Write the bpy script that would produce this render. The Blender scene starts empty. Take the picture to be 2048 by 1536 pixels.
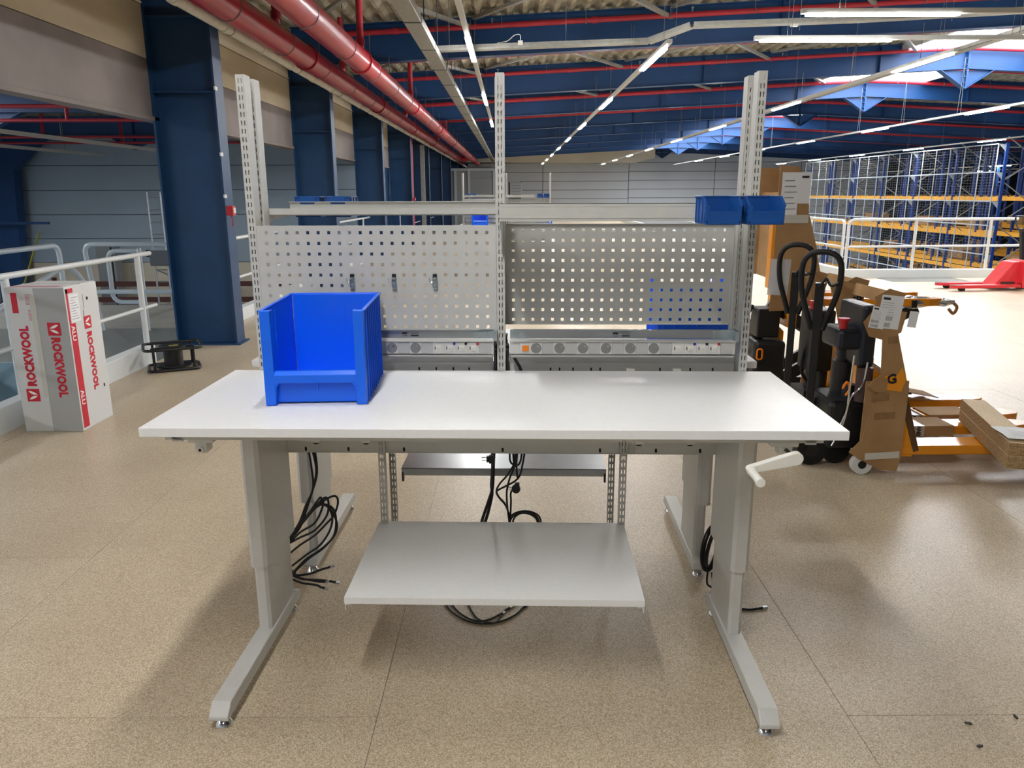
import bpy, bmesh, math, random
from mathutils import Matrix, Vector
random.seed(7)
PI = math.pi
col = bpy.context.scene.collection
sc = bpy.context.scene

# ------------------------------------------------------------------ camera
F, TH, RHO, H = 1538.0, .2433, -.0031, 1.6
c_, s_ = math.cos(TH), math.sin(TH)
FW = Vector((0, c_, -s_)); UP = Vector((0, s_, c_)); RT = Vector((1, 0, 0))
R2 = RT * math.cos(RHO) + UP * math.sin(RHO); U2 = -RT * math.sin(RHO) + UP * math.cos(RHO)
cd = bpy.data.cameras.new('camera'); cam = bpy.data.objects.new('camera', cd); col.objects.link(cam)
cd.sensor_width = 36; cd.lens = F / 2048 * 36; cd.clip_start = .05; cd.clip_end = 300
cam.matrix_world = Matrix(((R2.x, U2.x, -FW.x, 0), (R2.y, U2.y, -FW.y, 0), (R2.z, U2.z, -FW.z, H), (0, 0, 0, 1)))
sc.camera = cam

# ------------------------------------------------------------------ light and exposure
sc.view_settings.view_transform = 'Standard'; sc.view_settings.look = 'None'
sc.view_settings.gamma = 1; sc.view_settings.use_curve_mapping = False
sc.view_settings.exposure = 0.0
sc.cycles.max_bounces = 7; sc.cycles.diffuse_bounces = 4; sc.cycles.glossy_bounces = 3
sc.cycles.transmission_bounces = 4; sc.cycles.sample_clamp_indirect = 6
LAMP = 172.0      # emission of the LED battens
SKY = 15.0       # daylight seen through the skylights
w = bpy.data.worlds.new('world'); sc.world = w; w.use_nodes = True
w.node_tree.nodes['Background'].inputs[0].default_value = (.75, .86, 1, 1)
w.node_tree.nodes['Background'].inputs[1].default_value = .55

# ------------------------------------------------------------------ materials
def lin(c):
    return tuple((v / 12.92 if v <= .04045 else ((v + .055) / 1.055) ** 2.4) for v in c)
def hexc(h):
    return lin(tuple(int(h[i:i + 2], 16) / 255 for i in (0, 2, 4)))
M = {}
def mat(name, h, rough=.5, metal=0., var=0., scale=8., bump=0., bscale=60., coat=0., emis=None, stretch=None, h2=None, spec=None):
    m = bpy.data.materials.new(name); m.use_nodes = True; nt = m.node_tree; b = nt.nodes['Principled BSDF']
    c = hexc(h) + (1,)
    b.inputs['Base Color'].default_value = c; b.inputs['Roughness'].default_value = rough; b.inputs['Metallic'].default_value = metal
    if coat: b.inputs['Coat Weight'].default_value = coat; b.inputs['Coat Roughness'].default_value = .12
    if spec is not None: b.inputs['Specular IOR Level'].default_value = spec
    if emis:
        b.inputs['Emission Color'].default_value = emis[0] + (1,); b.inputs['Emission Strength'].default_value = emis[1]
    if var or bump or h2:
        tc = nt.nodes.new('ShaderNodeTexCoord'); mp = nt.nodes.new('ShaderNodeMapping')
        nt.links.new(tc.outputs['Object'], mp.inputs[0])
        if stretch: mp.inputs['Scale'].default_value = stretch
    if var or h2:
        n = nt.nodes.new('ShaderNodeTexNoise'); n.inputs['Scale'].default_value = scale; n.inputs['Detail'].default_value = 5
        nt.links.new(mp.outputs[0], n.inputs['Vector'])
        r = nt.nodes.new('ShaderNodeValToRGB'); r.color_ramp.elements[0].position = .32; r.color_ramp.elements[1].position = .68
        if h2: a, z = hexc(h2) + (1,), c
        else:
            a = tuple(v * (1 - var) for v in c[:3]) + (1,); z = tuple(min(1, v * (1 + var)) for v in c[:3]) + (1,)
        r.color_ramp.elements[0].color = a; r.color_ramp.elements[1].color = z
        nt.links.new(n.outputs[0], r.inputs[0]); nt.links.new(r.outputs[0], b.inputs['Base Color'])
    if bump:
        n2 = nt.nodes.new('ShaderNodeTexNoise'); n2.inputs['Scale'].default_value = bscale; n2.inputs['Detail'].default_value = 3
        nt.links.new(mp.outputs[0], n2.inputs['Vector'])
        bp = nt.nodes.new('ShaderNodeBump'); bp.inputs['Strength'].default_value = bump; bp.inputs['Distance'].default_value = .01
        nt.links.new(n2.outputs[0], bp.inputs['Height']); nt.links.new(bp.outputs[0], b.inputs['Normal'])
    M[name] = m; return m
mat('grey_paint', 'c8c8c4', .42, var=.02, scale=30, bump=.03, bscale=400)
mat('slot_paint', 'bdbdb8', .45, var=.03, scale=20)
mat('laminate', 'e6e7e6', .42, var=.015, scale=60, bump=.02, bscale=500)
mat('edge_band', 'd6d5cd', .45)
mat('white_plastic', 'e4e3da', .4)
mat('pale_plastic', 'd4d4cf', .35)
mat('socket_face', 'b6b6b3', .35)
mat('dark_hole', '0a0a0b', .7)
mat('black_plastic', '101113', .45)
mat('black_rubber', '0c0c0e', .6)
mat('black_paint', '16181b', .38, var=.1, scale=12)
mat('dark_unit', '0d1320', .4)
mat('chrome', 'e0e2e6', .12, metal=1)
mat('hanger_grey', '6f7375', .5)
mat('zinc', 'a9b4b8', .35, metal=.85, var=.12, scale=40)
mat('galvanised', '9d9e98', .5, metal=.35, var=.1, scale=14)
mat('steel_tray', '9fa3a6', .3, metal=.75, var=.05, scale=10)
mat('bin_blue', '0468f2', .34, bump=.03, bscale=200)
mat('small_bin_blue', '0b468c', .36, bump=.03, bscale=200)
mat('steel_blue', '103a62', .45, var=.1, scale=3, bump=.03, bscale=30)
mat('roof_blue', '0f3f72', .5, var=.1, scale=2)
mat('rack_blue', '143a80', .42, var=.06, scale=5)
mat('rack_orange', 'e0a02c', .45, var=.08, scale=4)
mat('red_paint', 'a01322', .36, var=.06, scale=5, coat=.2)
mat('pipe_red', 'a82434', .42, var=.08, scale=4)
mat('red_plastic', 'b01822', .4)
mat('white_lagging', 'd5d2c6', .6, var=.08, scale=12, bump=.5, bscale=25)
mat('fibre_cement', 'b9b39f', .85, var=.22, scale=3.5, bump=.2, bscale=20, h2='857f6e')
mat('fascia_cream', 'd8ccb4', .8, var=.06, scale=1.6, bump=.05, bscale=10, stretch=(1, .35, 1.), h2='b7a98e')
mat('fascia_grey', '8b8380', .85, var=.07, scale=1.4, bump=.15, bscale=4, h2='756e6c')
mat('wall_panel_blue', 'a3b4c2', .55, var=.04, scale=.7)
mat('wall_panel_cream', 'd8ceb9', .6, var=.04, scale=.6)
mat('wall_panel_white', 'c9cdcf', .55, var=.04, scale=.4)
mat('grey_panel', '84888a', .5, var=.03, scale=1)
mat('joint_dark', '3c4348', .8)
mat('rail_white', 'd3d6d6', .35)
mat('rail_grey', 'a9b2b9', .35)
mat('kerb_white', 'd4d8d8', .45, var=.03, scale=3)
mat('stair_blue', '7f98a5', .4, var=.12, scale=5)
mat('concrete', '74746f', .85, var=.12, scale=3)
mat('dark_floor', '4a4b4a', .8, var=.1, scale=1)
mat('brown_timber', '4b221c', .6)
mat('lamp_housing', 'cfcfca', .45)
mat('cardboard', 'ab895f', .8, var=.07, scale=5, bump=.2, bscale=14, h2='957147')
mat('cardboard_core', '8c6b45', .85, var=.1, scale=30)
mat('cardboard_dark', '5b4127', .85)
mat('box_white', 'cfd0d0', .55, var=.02, scale=5, bump=.08, bscale=9)
mat('box_grey', 'a9abab', .6, var=.02, scale=5)
mat('tape_clear', 'c6c4ba', .15)
mat('rack_gloom_panel', '2a3138', .7)  # wall colour with the darkness behind the racks painted in
mat('socket_ring', '7a7a78', .4)
mat('print_red', 'c3122e', .5)
mat('print_red_pale', 'c48d92', .6)
mat('print_white', 'eceae8', .5)
mat('print_black', '17171a', .6)
mat('paper', 'e6e8ea', .6)
mat('print_grey', '8f9499', .6)
mat('orange_paint', 'e8930f', .25, coat=.5)
mat('orange_switch', 'e07a12', .3)
mat('truck_red', 'd0323a', .35, var=.06, scale=6)
mat('worn_dark', '44302c', .6)
mat('particle_board', 'bb9f76', .85, var=.2, scale=90, bump=.4, bscale=120, h2='86693f')
mat('particle_face', 'dcc6a2', .7, var=.1, scale=70, h2='c9b08a')
mat('aluminium', 'c3c8cc', .3, metal=.8)
mat('grey_tool_box', '4d545c', .5)
mat('yellow_strap', 'a9a545', .6)
mat('nylon_white', 'd8d8d3', .35)
mat('blue_dot', '13209a', .4); mat('red_dot', 'b81c28', .4)
mat('silver_foil', 'd0d4d8', .18, metal=.8, bump=.8, bscale=40)
mat('lamp', 'ffffff', .5, emis=((1, .99, .975), LAMP))
mat('skylight', 'ffffff', .5, emis=((.93, .97, 1.0), SKY))
# clear polythene
m = bpy.data.materials.new('poly_bag'); m.use_nodes = True; b = m.node_tree.nodes['Principled BSDF']
b.inputs['Base Color'].default_value = (.9, .93, .95, 1); b.inputs['Roughness'].default_value = .12; b.inputs['Alpha'].default_value = .45
nz = m.node_tree.nodes.new('ShaderNodeTexNoise'); nz.inputs['Scale'].default_value = 30; bp = m.node_tree.nodes.new('ShaderNodeBump')
bp.inputs['Strength'].default_value = 1; bp.inputs['Distance'].default_value = .01
m.node_tree.links.new(nz.outputs[0], bp.inputs['Height']); m.node_tree.links.new(bp.outputs[0], b.inputs['Normal']); M['poly_bag'] = m
# speckled sheet flooring: fine chips plus slow tint changes, in world coordinates
m = bpy.data.materials.new('speckled_floor'); m.use_nodes = True; nt = m.node_tree; b = nt.nodes['Principled BSDF']
g = nt.nodes.new('ShaderNodeNewGeometry')
v1 = nt.nodes.new('ShaderNodeTexVoronoi'); v1.inputs['Scale'].default_value = 330
nt.links.new(g.outputs['Position'], v1.inputs['Vector'])
r1 = nt.nodes.new('ShaderNodeValToRGB'); cr = r1.color_ramp
cr.elements[0].position = 0; cr.elements[0].color = hexc('9a8a70') + (1,)
cr.elements[1].position = 1; cr.elements[1].color = hexc('ddd0b8') + (1,)
e = cr.elements.new(.5); e.color = hexc('bfaf95') + (1,)
sp = nt.nodes.new('ShaderNodeSeparateColor'); nt.links.new(v1.outputs['Color'], sp.inputs[0]); nt.links.new(sp.outputs[0], r1.inputs[0])
n1 = nt.nodes.new('ShaderNodeTexNoise'); n1.inputs['Scale'].default_value = 1.7; n1.inputs['Detail'].default_value = 4
nt.links.new(g.outputs['Position'], n1.inputs['Vector'])
r2 = nt.nodes.new('ShaderNodeValToRGB'); r2.color_ramp.elements[0].position = .35; r2.color_ramp.elements[1].position = .7
r2.color_ramp.elements[0].color = (.90, .885, .875, 1); r2.color_ramp.elements[1].color = (1, 1, 1, 1)
nt.links.new(n1.outputs[0], r2.inputs[0])
mx = nt.nodes.new('ShaderNodeMix'); mx.data_type = 'RGBA'; mx.blend_type = 'MULTIPLY'; mx.inputs[0].default_value = 1
nt.links.new(r1.outputs[0], mx.inputs[6]); nt.links.new(r2.outputs[0], mx.inputs[7])
oi = nt.nodes.new('ShaderNodeObjectInfo'); mr = nt.nodes.new('ShaderNodeMapRange')
mr.inputs[3].default_value = .95; mr.inputs[4].default_value = 1.0; nt.links.new(oi.outputs['Random'], mr.inputs[0])
mx2 = nt.nodes.new('ShaderNodeMix'); mx2.data_type = 'RGBA'; mx2.blend_type = 'MULTIPLY'; mx2.inputs[0].default_value = 1
nt.links.new(mx.outputs[2], mx2.inputs[6]); nt.links.new(mr.outputs[0], mx2.inputs[7])
nt.links.new(mx2.outputs[2], b.inputs['Base Color'])
b.inputs['Roughness'].default_value = .36; b.inputs['Specular IOR Level'].default_value = .5
n3 = nt.nodes.new('ShaderNodeTexNoise'); n3.inputs['Scale'].default_value = 160; nt.links.new(g.outputs['Position'], n3.inputs['Vector'])
bp = nt.nodes.new('ShaderNodeBump'); bp.inputs['Strength'].default_value = .25; bp.inputs['Distance'].default_value = .002
nt.links.new(n3.outputs[0], bp.inputs['Height']); nt.links.new(bp.outputs[0], b.inputs['Normal']); M['speckled_floor'] = m

# ------------------------------------------------------------------ mesh helpers
class MB:
    def __init__(s): s.v, s.f, s.m, s.cur = [], [], [], 0
    def add(s, vs, fs, mi=None):
        o = len(s.v); s.v += [tuple(p) for p in vs]
        for f in fs: s.f.append(tuple(i + o for i in f)); s.m.append(s.cur if mi is None else mi)
    def box(s, x0, x1, y0, y1, z0, z1, mi=None):
        s.add([(x0, y0, z0), (x1, y0, z0), (x1, y1, z0), (x0, y1, z0), (x0, y0, z1), (x1, y0, z1), (x1, y1, z1), (x0, y1, z1)],
              [(0, 3, 2, 1), (4, 5, 6, 7), (0, 1, 5, 4), (1, 2, 6, 5), (2, 3, 7, 6), (3, 0, 4, 7)], mi); return s
    def bar(s, p, q, wd, ht, mi=None, up=(0, 0, 1)):
        p, q = Vector(p), Vector(q); d = (q - p).normalized(); u = Vector(up)
        if abs(d.dot(u)) > .97: u = Vector((0, 1, 0))
        r = d.cross(u).normalized() * wd / 2; t = r.cross(d).normalized() * ht / 2
        vs = [a + i * r + j * t for a in (p, q) for i, j in ((-1, -1), (1, -1), (1, 1), (-1, 1))]
        s.add(vs, [(0, 1, 2, 3), (7, 6, 5, 4), (0, 4, 5, 1), (1, 5, 6, 2), (2, 6, 7, 3), (3, 7, 4, 0)], mi); return s
    def cyl(s, p, q, r, n=12, r2=None, mi=None, caps=True):
        p, q = Vector(p), Vector(q); d = (q - p).normalized(); a = d.orthogonal().normalized(); b = d.cross(a)
        r2 = r if r2 is None else r2
        vs = [p + r * (math.cos(2 * PI * k / n) * a + math.sin(2 * PI * k / n) * b) for k in range(n)]
        vs += [q + r2 * (math.cos(2 * PI * k / n) * a + math.sin(2 * PI * k / n) * b) for k in range(n)]
        fs = [(k, (k + 1) % n, n + (k + 1) % n, n + k) for k in range(n)]
        if caps: fs += [tuple(range(n - 1, -1, -1)), tuple(range(n, 2 * n))]
        s.add(vs, fs, mi); return s
    def tube(s, pts, r, n=8, mi=None, closed=False):
        pts = [Vector(p) for p in pts]; N = len(pts); rings = []
        a = None
        for i in range(N):
            if closed: t = pts[(i + 1) % N] - pts[i - 1]
            else: t = pts[min(i + 1, N - 1)] - pts[max(i - 1, 0)]
            t.normalize()
            if a is None: a = t.orthogonal().normalized()
            else:
                a = a - t * a.dot(t)
                a = a.normalized() if a.length > 1e-6 else t.orthogonal().normalized()
            b = t.cross(a); rings.append([pts[i] + r * (math.cos(2 * PI * k / n) * a + math.sin(2 * PI * k / n) * b) for k in range(n)])
        vs = [p for R in rings for p in R]; fs = []
        for i in range(N if closed else N - 1):
            j = (i + 1) % N
            fs += [(i * n + k, i * n + (k + 1) % n, j * n + (k + 1) % n, j * n + k) for k in range(n)]
        if not closed: fs += [tuple(range(n - 1, -1, -1)), tuple((N - 1) * n + k for k in range(n))]
        s.add(vs, fs, mi); return s
    def prism(s, poly, ax, a, b, mi=None):
        n = len(poly)
        def P(u, v, w): return {'x': (w, u, v), 'y': (u, w, v), 'z': (u, v, w)}[ax]
        vs = [P(u, v, a) for u, v in poly] + [P(u, v, b) for u, v in poly]
        fs = [tuple(range(n)), tuple(range(2 * n - 1, n - 1, -1))] + [(k, n + k, n + (k + 1) % n, (k + 1) % n) for k in range(n)]
        s.add(vs, fs, mi); return s
    def lathe(s, prof, n=16, mi=None, o=(0, 0, 0)):
        vs = [(o[0] + r * math.cos(2 * PI * k / n), o[1] + r * math.sin(2 * PI * k / n), o[2] + z) for r, z in prof for k in range(n)]
        fs = [(i * n + k, i * n + (k + 1) % n, (i + 1) * n + (k + 1) % n, (i + 1) * n + k) for i in range(len(prof) - 1) for k in range(n)]
        fs += [tuple(range(n - 1, -1, -1)), tuple((len(prof) - 1) * n + k for k in range(n))]
        s.add(vs, fs, mi); return s
    def xf(s, mtx, start=0):
        for i in range(start, len(s.v)): s.v[i] = tuple(mtx @ Vector(s.v[i]))
        return s
    def build(s, name, mats, parent=None, loc=(0, 0, 0), rot=(0, 0, 0), bev=0, smooth=None, **kw):
        me = bpy.data.meshes.new(name); me.from_pydata(s.v, [], s.f)
        for k in ([mats] if isinstance(mats, str) else mats): me.materials.append(M[k])
        me.polygons.foreach_set('material_index', s.m)
        b = bmesh.new(); b.from_mesh(me); bmesh.ops.recalc_face_normals(b, faces=b.faces); b.to_mesh(me); b.free()
        if smooth:
            me.polygons.foreach_set('use_smooth', [True] * len(me.polygons)); me.set_sharp_from_angle(angle=math.radians(smooth))
        me.update(); o = bpy.data.objects.new(name, me); col.objects.link(o); o.location = loc; o.rotation_euler = rot
        if parent: o.parent = parent
        if bev:
            md = o.modifiers.new('bevel', 'BEVEL'); md.width = bev; md.segments = 2; md.limit_method = 'ANGLE'; md.angle_limit = math.radians(40)
        for k, v in kw.items(): o[k] = v
        return o
def tag(o, label, cat, group=None, kind=None):
    o['label'] = label; o['category'] = cat
    if group: o['group'] = group
    if kind: o['kind'] = kind
    return o
def thing(name, label, cat, loc=(0, 0, 0), rz=0, group=None):
    o = bpy.data.objects.new(name, None); col.objects.link(o); o.location = loc; o.rotation_euler = (0, 0, rz)
    o.empty_display_size = .1
    return tag(o, label, cat, group)
def struct(o): o['kind'] = 'structure'; return o
def dup(o, parent=None):
    c = o.copy(); col.objects.link(c)
    if parent: c.parent = parent
    for ch in list(o.children): dup(ch, c)
    return c
def smoothpath(pts, k=5):
    pts = [Vector(p) for p in pts]; out = []
    for i in range(len(pts) - 1):
        p0, p1, p2, p3 = pts[max(i - 1, 0)], pts[i], pts[i + 1], pts[min(i + 2, len(pts) - 1)]
        for j in range(k):
            t = j / k
            out.append(.5 * ((2 * p1) + (-p0 + p2) * t + (2 * p0 - 5 * p1 + 4 * p2 - p3) * t * t + (-p0 + 3 * p1 - 3 * p2 + p3) * t ** 3))
    return out + [pts[-1]]
def rounded(pts, r, k=5, closed=False):
    """polyline with rounded corners"""
    pts = [Vector(p) for p in pts]; N = len(pts); out = []
    for i, p in enumerate(pts):
        if not closed and i in (0, N - 1): out.append(p); continue
        a = (pts[i - 1] - p); b = (pts[(i + 1) % N] - p); rr = min(r, a.length * .49, b.length * .49)
        a = p + a.normalized() * rr; b = p + b.normalized() * rr
        for j in range(k + 1):
            t = j / k; out.append((1 - t) ** 2 * a + 2 * t * (1 - t) * p + t * t * b)
    return out
def perf(xl, zl, holes, t, mb=None, mi=0):
    """a sheet in the xz plane (front at y=0, back at y=t) with real holes; cell (i,j) in holes is open"""
    mb = mb or MB(); nx, nz = len(xl), len(zl); base = len(mb.v)
    mb.v += [(x, y, z) for y in (0, t) for z in zl for x in xl]
    def I(i, j, k): return base + k * nx * nz + j * nx + i
    solid = lambda i, j: 0 <= i < nx - 1 and 0 <= j < nz - 1 and (i, j) not in holes
    def q(*f): mb.f.append(f); mb.m.append(mi)
    for i in range(-1, nx):
        for j in range(-1, nz):
            a = solid(i, j)
            if a:
                q(I(i, j, 0), I(i + 1, j, 0), I(i + 1, j + 1, 0), I(i, j + 1, 0)); q(I(i, j, 1), I(i, j + 1, 1), I(i + 1, j + 1, 1), I(i + 1, j, 1))
            if a != solid(i + 1, j) and 0 <= j < nz - 1: q(I(i + 1, j, 0), I(i + 1, j + 1, 0), I(i + 1, j + 1, 1), I(i + 1, j, 1))
            if a != solid(i, j + 1) and 0 <= i < nx - 1: q(I(i, j + 1, 0), I(i + 1, j + 1, 0), I(i + 1, j + 1, 1), I(i, j + 1, 1))
    return mb
def text(s, size, mt, parent, mtx, name='lettering', bold=0., sx=1., ext=.0008, space=1.):
    cu = bpy.data.curves.new(name, 'FONT'); cu.body = s; cu.size = size; cu.extrude = ext; cu.offset = bold; cu.space_character = space
    cu.align_x = 'LEFT'; cu.resolution_u = 2
    t = bpy.data.objects.new(name, cu); col.objects.link(t)
    me = bpy.data.meshes.new_from_object(t.evaluated_get(bpy.context.evaluated_depsgraph_get()))
    bpy.data.objects.remove(t); bpy.data.curves.remove(cu)
    me.name = name; me.materials.clear(); me.materials.append(M[mt])
    o = bpy.data.objects.new(name, me); col.objects.link(o); o.parent = parent
    o.matrix_local = mtx @ Matrix.Diagonal((sx, 1, 1, 1)); return o
def frame(o, x, y):
    """matrix whose local x / y axes run along the given directions, at o"""
    x, y = Vector(x).normalized(), Vector(y).normalized(); z = x.cross(y)
    return Matrix(((x.x, y.x, z.x, o[0]), (x.y, y.y, z.y, o[1]), (x.z, y.z, z.z, o[2]), (0, 0, 0, 1)))
ORD = ['first', 'second', 'third', 'fourth', 'fifth', 'sixth', 'seventh', 'eighth', 'ninth', 'tenth', 'eleventh', 'twelfth', 'thirteenth', 'fourteenth']
# ================================================================== SETTING
BAYS = [-7.2, -2.0, 3.2, 8.4, 13.6, 18.8, 24.0, 29.2, 34.4, 39.6, 44.8, 50.0, 55.2]
RX = 10.4                                   # ridge
def roofz(x): return 3.8 + .05 * x if x <= RX else 3.8 + .05 * RX - .05 * (x - RX)   # underside of the rafters
# floor: slab with separate flooring sheets on it
fl = struct(MB().box(-3.5, 20, -7.5, 14.85, -.3, -.004).box(-3.5, 6.4, 14.85, 55.6, -.3, -.004).build('floor', 'concrete'))
sheets = MB().box(0, 1.478, 0, 2.998, -.004, 0)
first = None
for i in range(-2, 16):
    x = -1.906 + 1.48 * i
    for k in range(-2, 11):
        y = -.9 + 3.0 * k + (1.1 if i % 2 else 0)
        x0, x1 = max(x, -3.5), min(x + 1.478, 20 if y < 14 else 6.4)
        if x1 - x0 < .1 or x > 8.2 and y > 14.8: continue
        if x0 == x and x1 == x + 1.478 and first: o = first.copy(); col.objects.link(o)
        elif x0 == x and x1 == x + 1.478: first = o = sheets.build('floor_sheet', 'speckled_floor')
        else: o = MB().box(x0 - x, x1 - x, 0, 2.998, -.004, 0).build('floor_sheet', 'speckled_floor')
        o.location = (x, y, 0); o.parent = fl
MB().box(-3.5, 6.4, 34.9, 55.6, -.004, -.001).box(-3.5, 20, -7.5, -3.0, -.004, -.001).build('floor_far', 'speckled_floor', fl)
struct(MB().box(6.4, 40, 14.85, 55.6, -3.7, -3.5).box(-14, -3.5, 9.5, 20.2, -1.5, -1.3).build('floor_lower', 'dark_floor'))
struct(MB().box(-8.6, -3.52, 9.35, 9.6, -.6, -.001).box(-8.6, -3.52, 9.6, 11.4, -.25, -.001).build('floor_landing', 'concrete'))
# ceiling: corrugated sheets per bay, open where the skylights sit
def corrug(x0, x1, y0, y1, zf, pitch=.25, dep=.07):
    mb = MB(); n = int(round((x1 - x0) / pitch)); pr = []
    for k in range(n):
        for a, z in ((0, 0), (.12, 0), (.35, dep), (.65, dep), (.88, 0)):
            x = x0 + (k + a) * (x1 - x0) / n; pr.append((x, zf(x) + z))
    pr.append((x1, zf(x1)))
    vs = [(x, y, z) for y in (y0, y1) for x, z in pr] + [(x, y, z + .01) for y in (y0, y1) for x, z in pr]; N = len(pr)
    fs = [(k, k + 1, N + k + 1, N + k) for k in range(N - 1)] + [(2 * N + k, 3 * N + k, 3 * N + k + 1, 2 * N + k + 1) for k in range(N - 1)]
    mb.add(vs, fs); return mb
dz = lambda x: roofz(x) + .60
ceil = MB(); sky_bays = {4, 5, 7, 8, 9, 10}
for k in range(len(BAYS) - 1):
    y0, y1 = BAYS[k], BAYS[k + 1]
    if k in sky_bays:
        for a, b in ((-3.75, 8.9), (12.1, 38)):
            t = corrug(a, b, y0, y1, dz); ceil.add(t.v, t.f)
    else:
        for a, b in ((-3.75, 8.9), (8.9, 12.1), (12.1, 38)):
            t = corrug(a, b, y0, y1, dz); ceil.add(t.v, t.f)
ceil = struct(ceil.build('ceiling', 'fibre_cement'))
for k in sorted(sky_bays):
    y0, y1 = BAYS[k] + .12, BAYS[k + 1] - .12
    a = roofz(8.95) + .5; r = roofz(RX) + .5; b_ = roofz(12.05) + .5
    mb = MB(); mb.add([(8.95, y0, a), (RX, y0, r), (12.05, y0, b_), (8.95, y1, a), (RX, y1, r), (12.05, y1, b_)], [(0, 3, 4, 1), (1, 4, 5, 2)])
    s_ = MB(); s_.box(8.88, 8.95, y0 - .1, y1 + .1, a - .03, a + .18); s_.box(12.05, 12.12, y0 - .1, y1 + .1, b_ - .03, b_ + .18)
    for yy in (y0 - .015, y1 + .015): s_.bar((8.9, yy, a), (RX, yy, r), .03, .05); s_.bar((12.1, yy, b_), (RX, yy, r), .03, .05)
    fr = struct(s_.build('window_%d' % (k + 1), 'lamp_housing')); mb.build('skylight_pane', 'skylight', fr)
# rafters with ridge gussets
for k, y in enumerate(BAYS):
    mb = MB()
    for x0, x1 in ((-3.6, RX), (RX, 38)):
        z0, z1 = roofz(x0), roofz(x1)
        mb.prism([(x0, z0), (x1, z1), (x1, z1 + .6), (x0, z0 + .6)], 'y', y - .006, y + .006)
        for o_ in (0, .585): mb.prism([(x0, z0 + o_), (x1, z1 + o_), (x1, z1 + o_ + .015), (x0, z0 + o_ + .015)], 'y', y - .1, y + .1)
        for x in (x0 + 3, x0 + 8, x0 + 12): mb.box(x - .005, x + .005, y - .09, y + .09, roofz(x) + .012, roofz(x) + .588)
    bm = struct(mb.build('roof_beam', 'roof_blue'))
    g = MB(); zr = roofz(RX)
    g.prism([(RX - .6, zr - .03), (RX + .6, zr - .03), (RX, zr - .42)], 'y', y - .006, y + .006)
    g.bar((RX - .62, y, zr - .02), (RX, y, zr - .425), .2, .015); g.bar((RX + .62, y, zr - .02), (RX, y, zr - .425), .2, .015)
    g.box(RX - .02, RX + .02, y - .1, y + .1, zr - .42, zr + .59)
    for j in range(7): g.cyl((RX - .045, y - .02, zr - .3 + j * .13), (RX - .045, y - .11, zr - .3 + j * .13), .012, 6)
    g.build('ridge_gusset', 'roof_blue', bm)
# wind bracing under the deck
mb = MB()
for k in (3, 4, 5, 6, 8):
    y0, y1 = BAYS[k], BAYS[k + 1]
    for xa, xb in ((-3.4, -.6), (-.6, 2.6), (2.6, 5.9), (5.9, 9.2)) if k < 6 else ((-3.4, -.6),):
        z = roofz((xa + xb) / 2) + .5
        mb.bar((xa, y0 + .1, z), (xb, y1 - .1, z), .07, .05); mb.bar((xb, y0 + .1, z), (xa, y1 - .1, z), .07, .05)
struct(mb.build('beam_bracing', 'galvanised'))
# columns on the left
def column(y):
    o = struct(MB().box(-3.64, -3.02, y - .006, y + .006, 0, 3.72).build('column', 'steel_blue', loc=(0, 0, 0)))
    MB().box(-3.66, -3.64, y - .12, y + .12, 0, 3.72).box(-3.02, -3.0, y - .12, y + .12, 0, 3.72).build('flange', 'steel_blue', o)
    MB().box(-3.64, -3.02, y - .11, y + .11, 2.60, 2.615).box(-3.64, -3.02, y - .11, y + .11, 3.31, 3.325).build('stiffener', 'steel_blue', o)
    MB().box(-3.70, -2.96, y - .16, y + .16, 0, .015).build('base_plate', 'steel_blue', o)
    return o
for y in BAYS[3:]: column(y)
# fascia above the columns' outer side: cream over grey, panel by panel
fa = struct(MB().box(-3.80, -3.78, -7.5, 55.6, 2.33, 4.25).build('wall_left', 'fascia_grey'))
for k in range(len(BAYS) - 1):
    y0, y1 = BAYS[k], BAYS[k + 1]
    if k < 2: continue
    MB().box(-3.78, -3.66, y0 + .01, y1 - .01, 2.33, 2.92).box(-3.66, -3.64, y0 + .01, y1 - .01, 2.33, 2.37).build('fascia_board', 'fascia_grey', fa, bev=.004)
    MB().box(-3.77, -3.66, y0 + .01, y1 - .01, 2.925, 3.42).build('fascia_panel', 'fascia_cream', fa, bev=.004)
    MB().box(-3.77, -3.65, y0 + .01, y1 - .01, 3.43, 3.45).build('fascia_trim', 'fascia_cream', fa)
    MB().box(-3.77, -3.67, y0 + .01, y1 - .01, 3.46, 4.22).build('fascia_panel', 'fascia_cream', fa, bev=.004)
# beyond the column line: blind wall further back
struct(MB().box(-3.75, -3.70, 20.3, 55.6, -1.5, 2.33).build('wall_side', 'steel_blue'))
# left hall: end wall of horizontal panels, upper blue-grey, lower cream
wl = struct(MB().box(-14, -3.76, 20.06, 20.25, -1.5, 3.6).build('wall_hall_end', 'joint_dark'))
z = -1.3; k = 0
while z < 3.3:
    mt = 'wall_panel_cream' if z < -.15 else 'wall_panel_blue'; k += 1
    MB().box(-14, -3.76, 20.0, 20.06, z + .006, z + .6 - .006).build('wall_board', mt, wl, bev=.004); z += .6
ws = struct(MB().box(-13.4, -13.2, -7.5, 20.2, -1.5, 3.6).build('wall_hall_side', 'joint_dark'))
z = -1.3
while z < 3.3:
    for y0 in (-7.5, 2.0, 11.0): MB().box(-13.2, -13.14, y0 + .01, y0 + 9.1, z + .006, z + .594).build('wall_board', 'wall_panel_white', ws, bev=.004)
    z += .6
struct(MB().box(-14, -3.8, -7.6, -7.5, -1.5, 4.3).box(-3.8, 38, -7.7, -7.6, -.3, 5.2).build('wall_back', 'wall_panel_white'))
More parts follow.
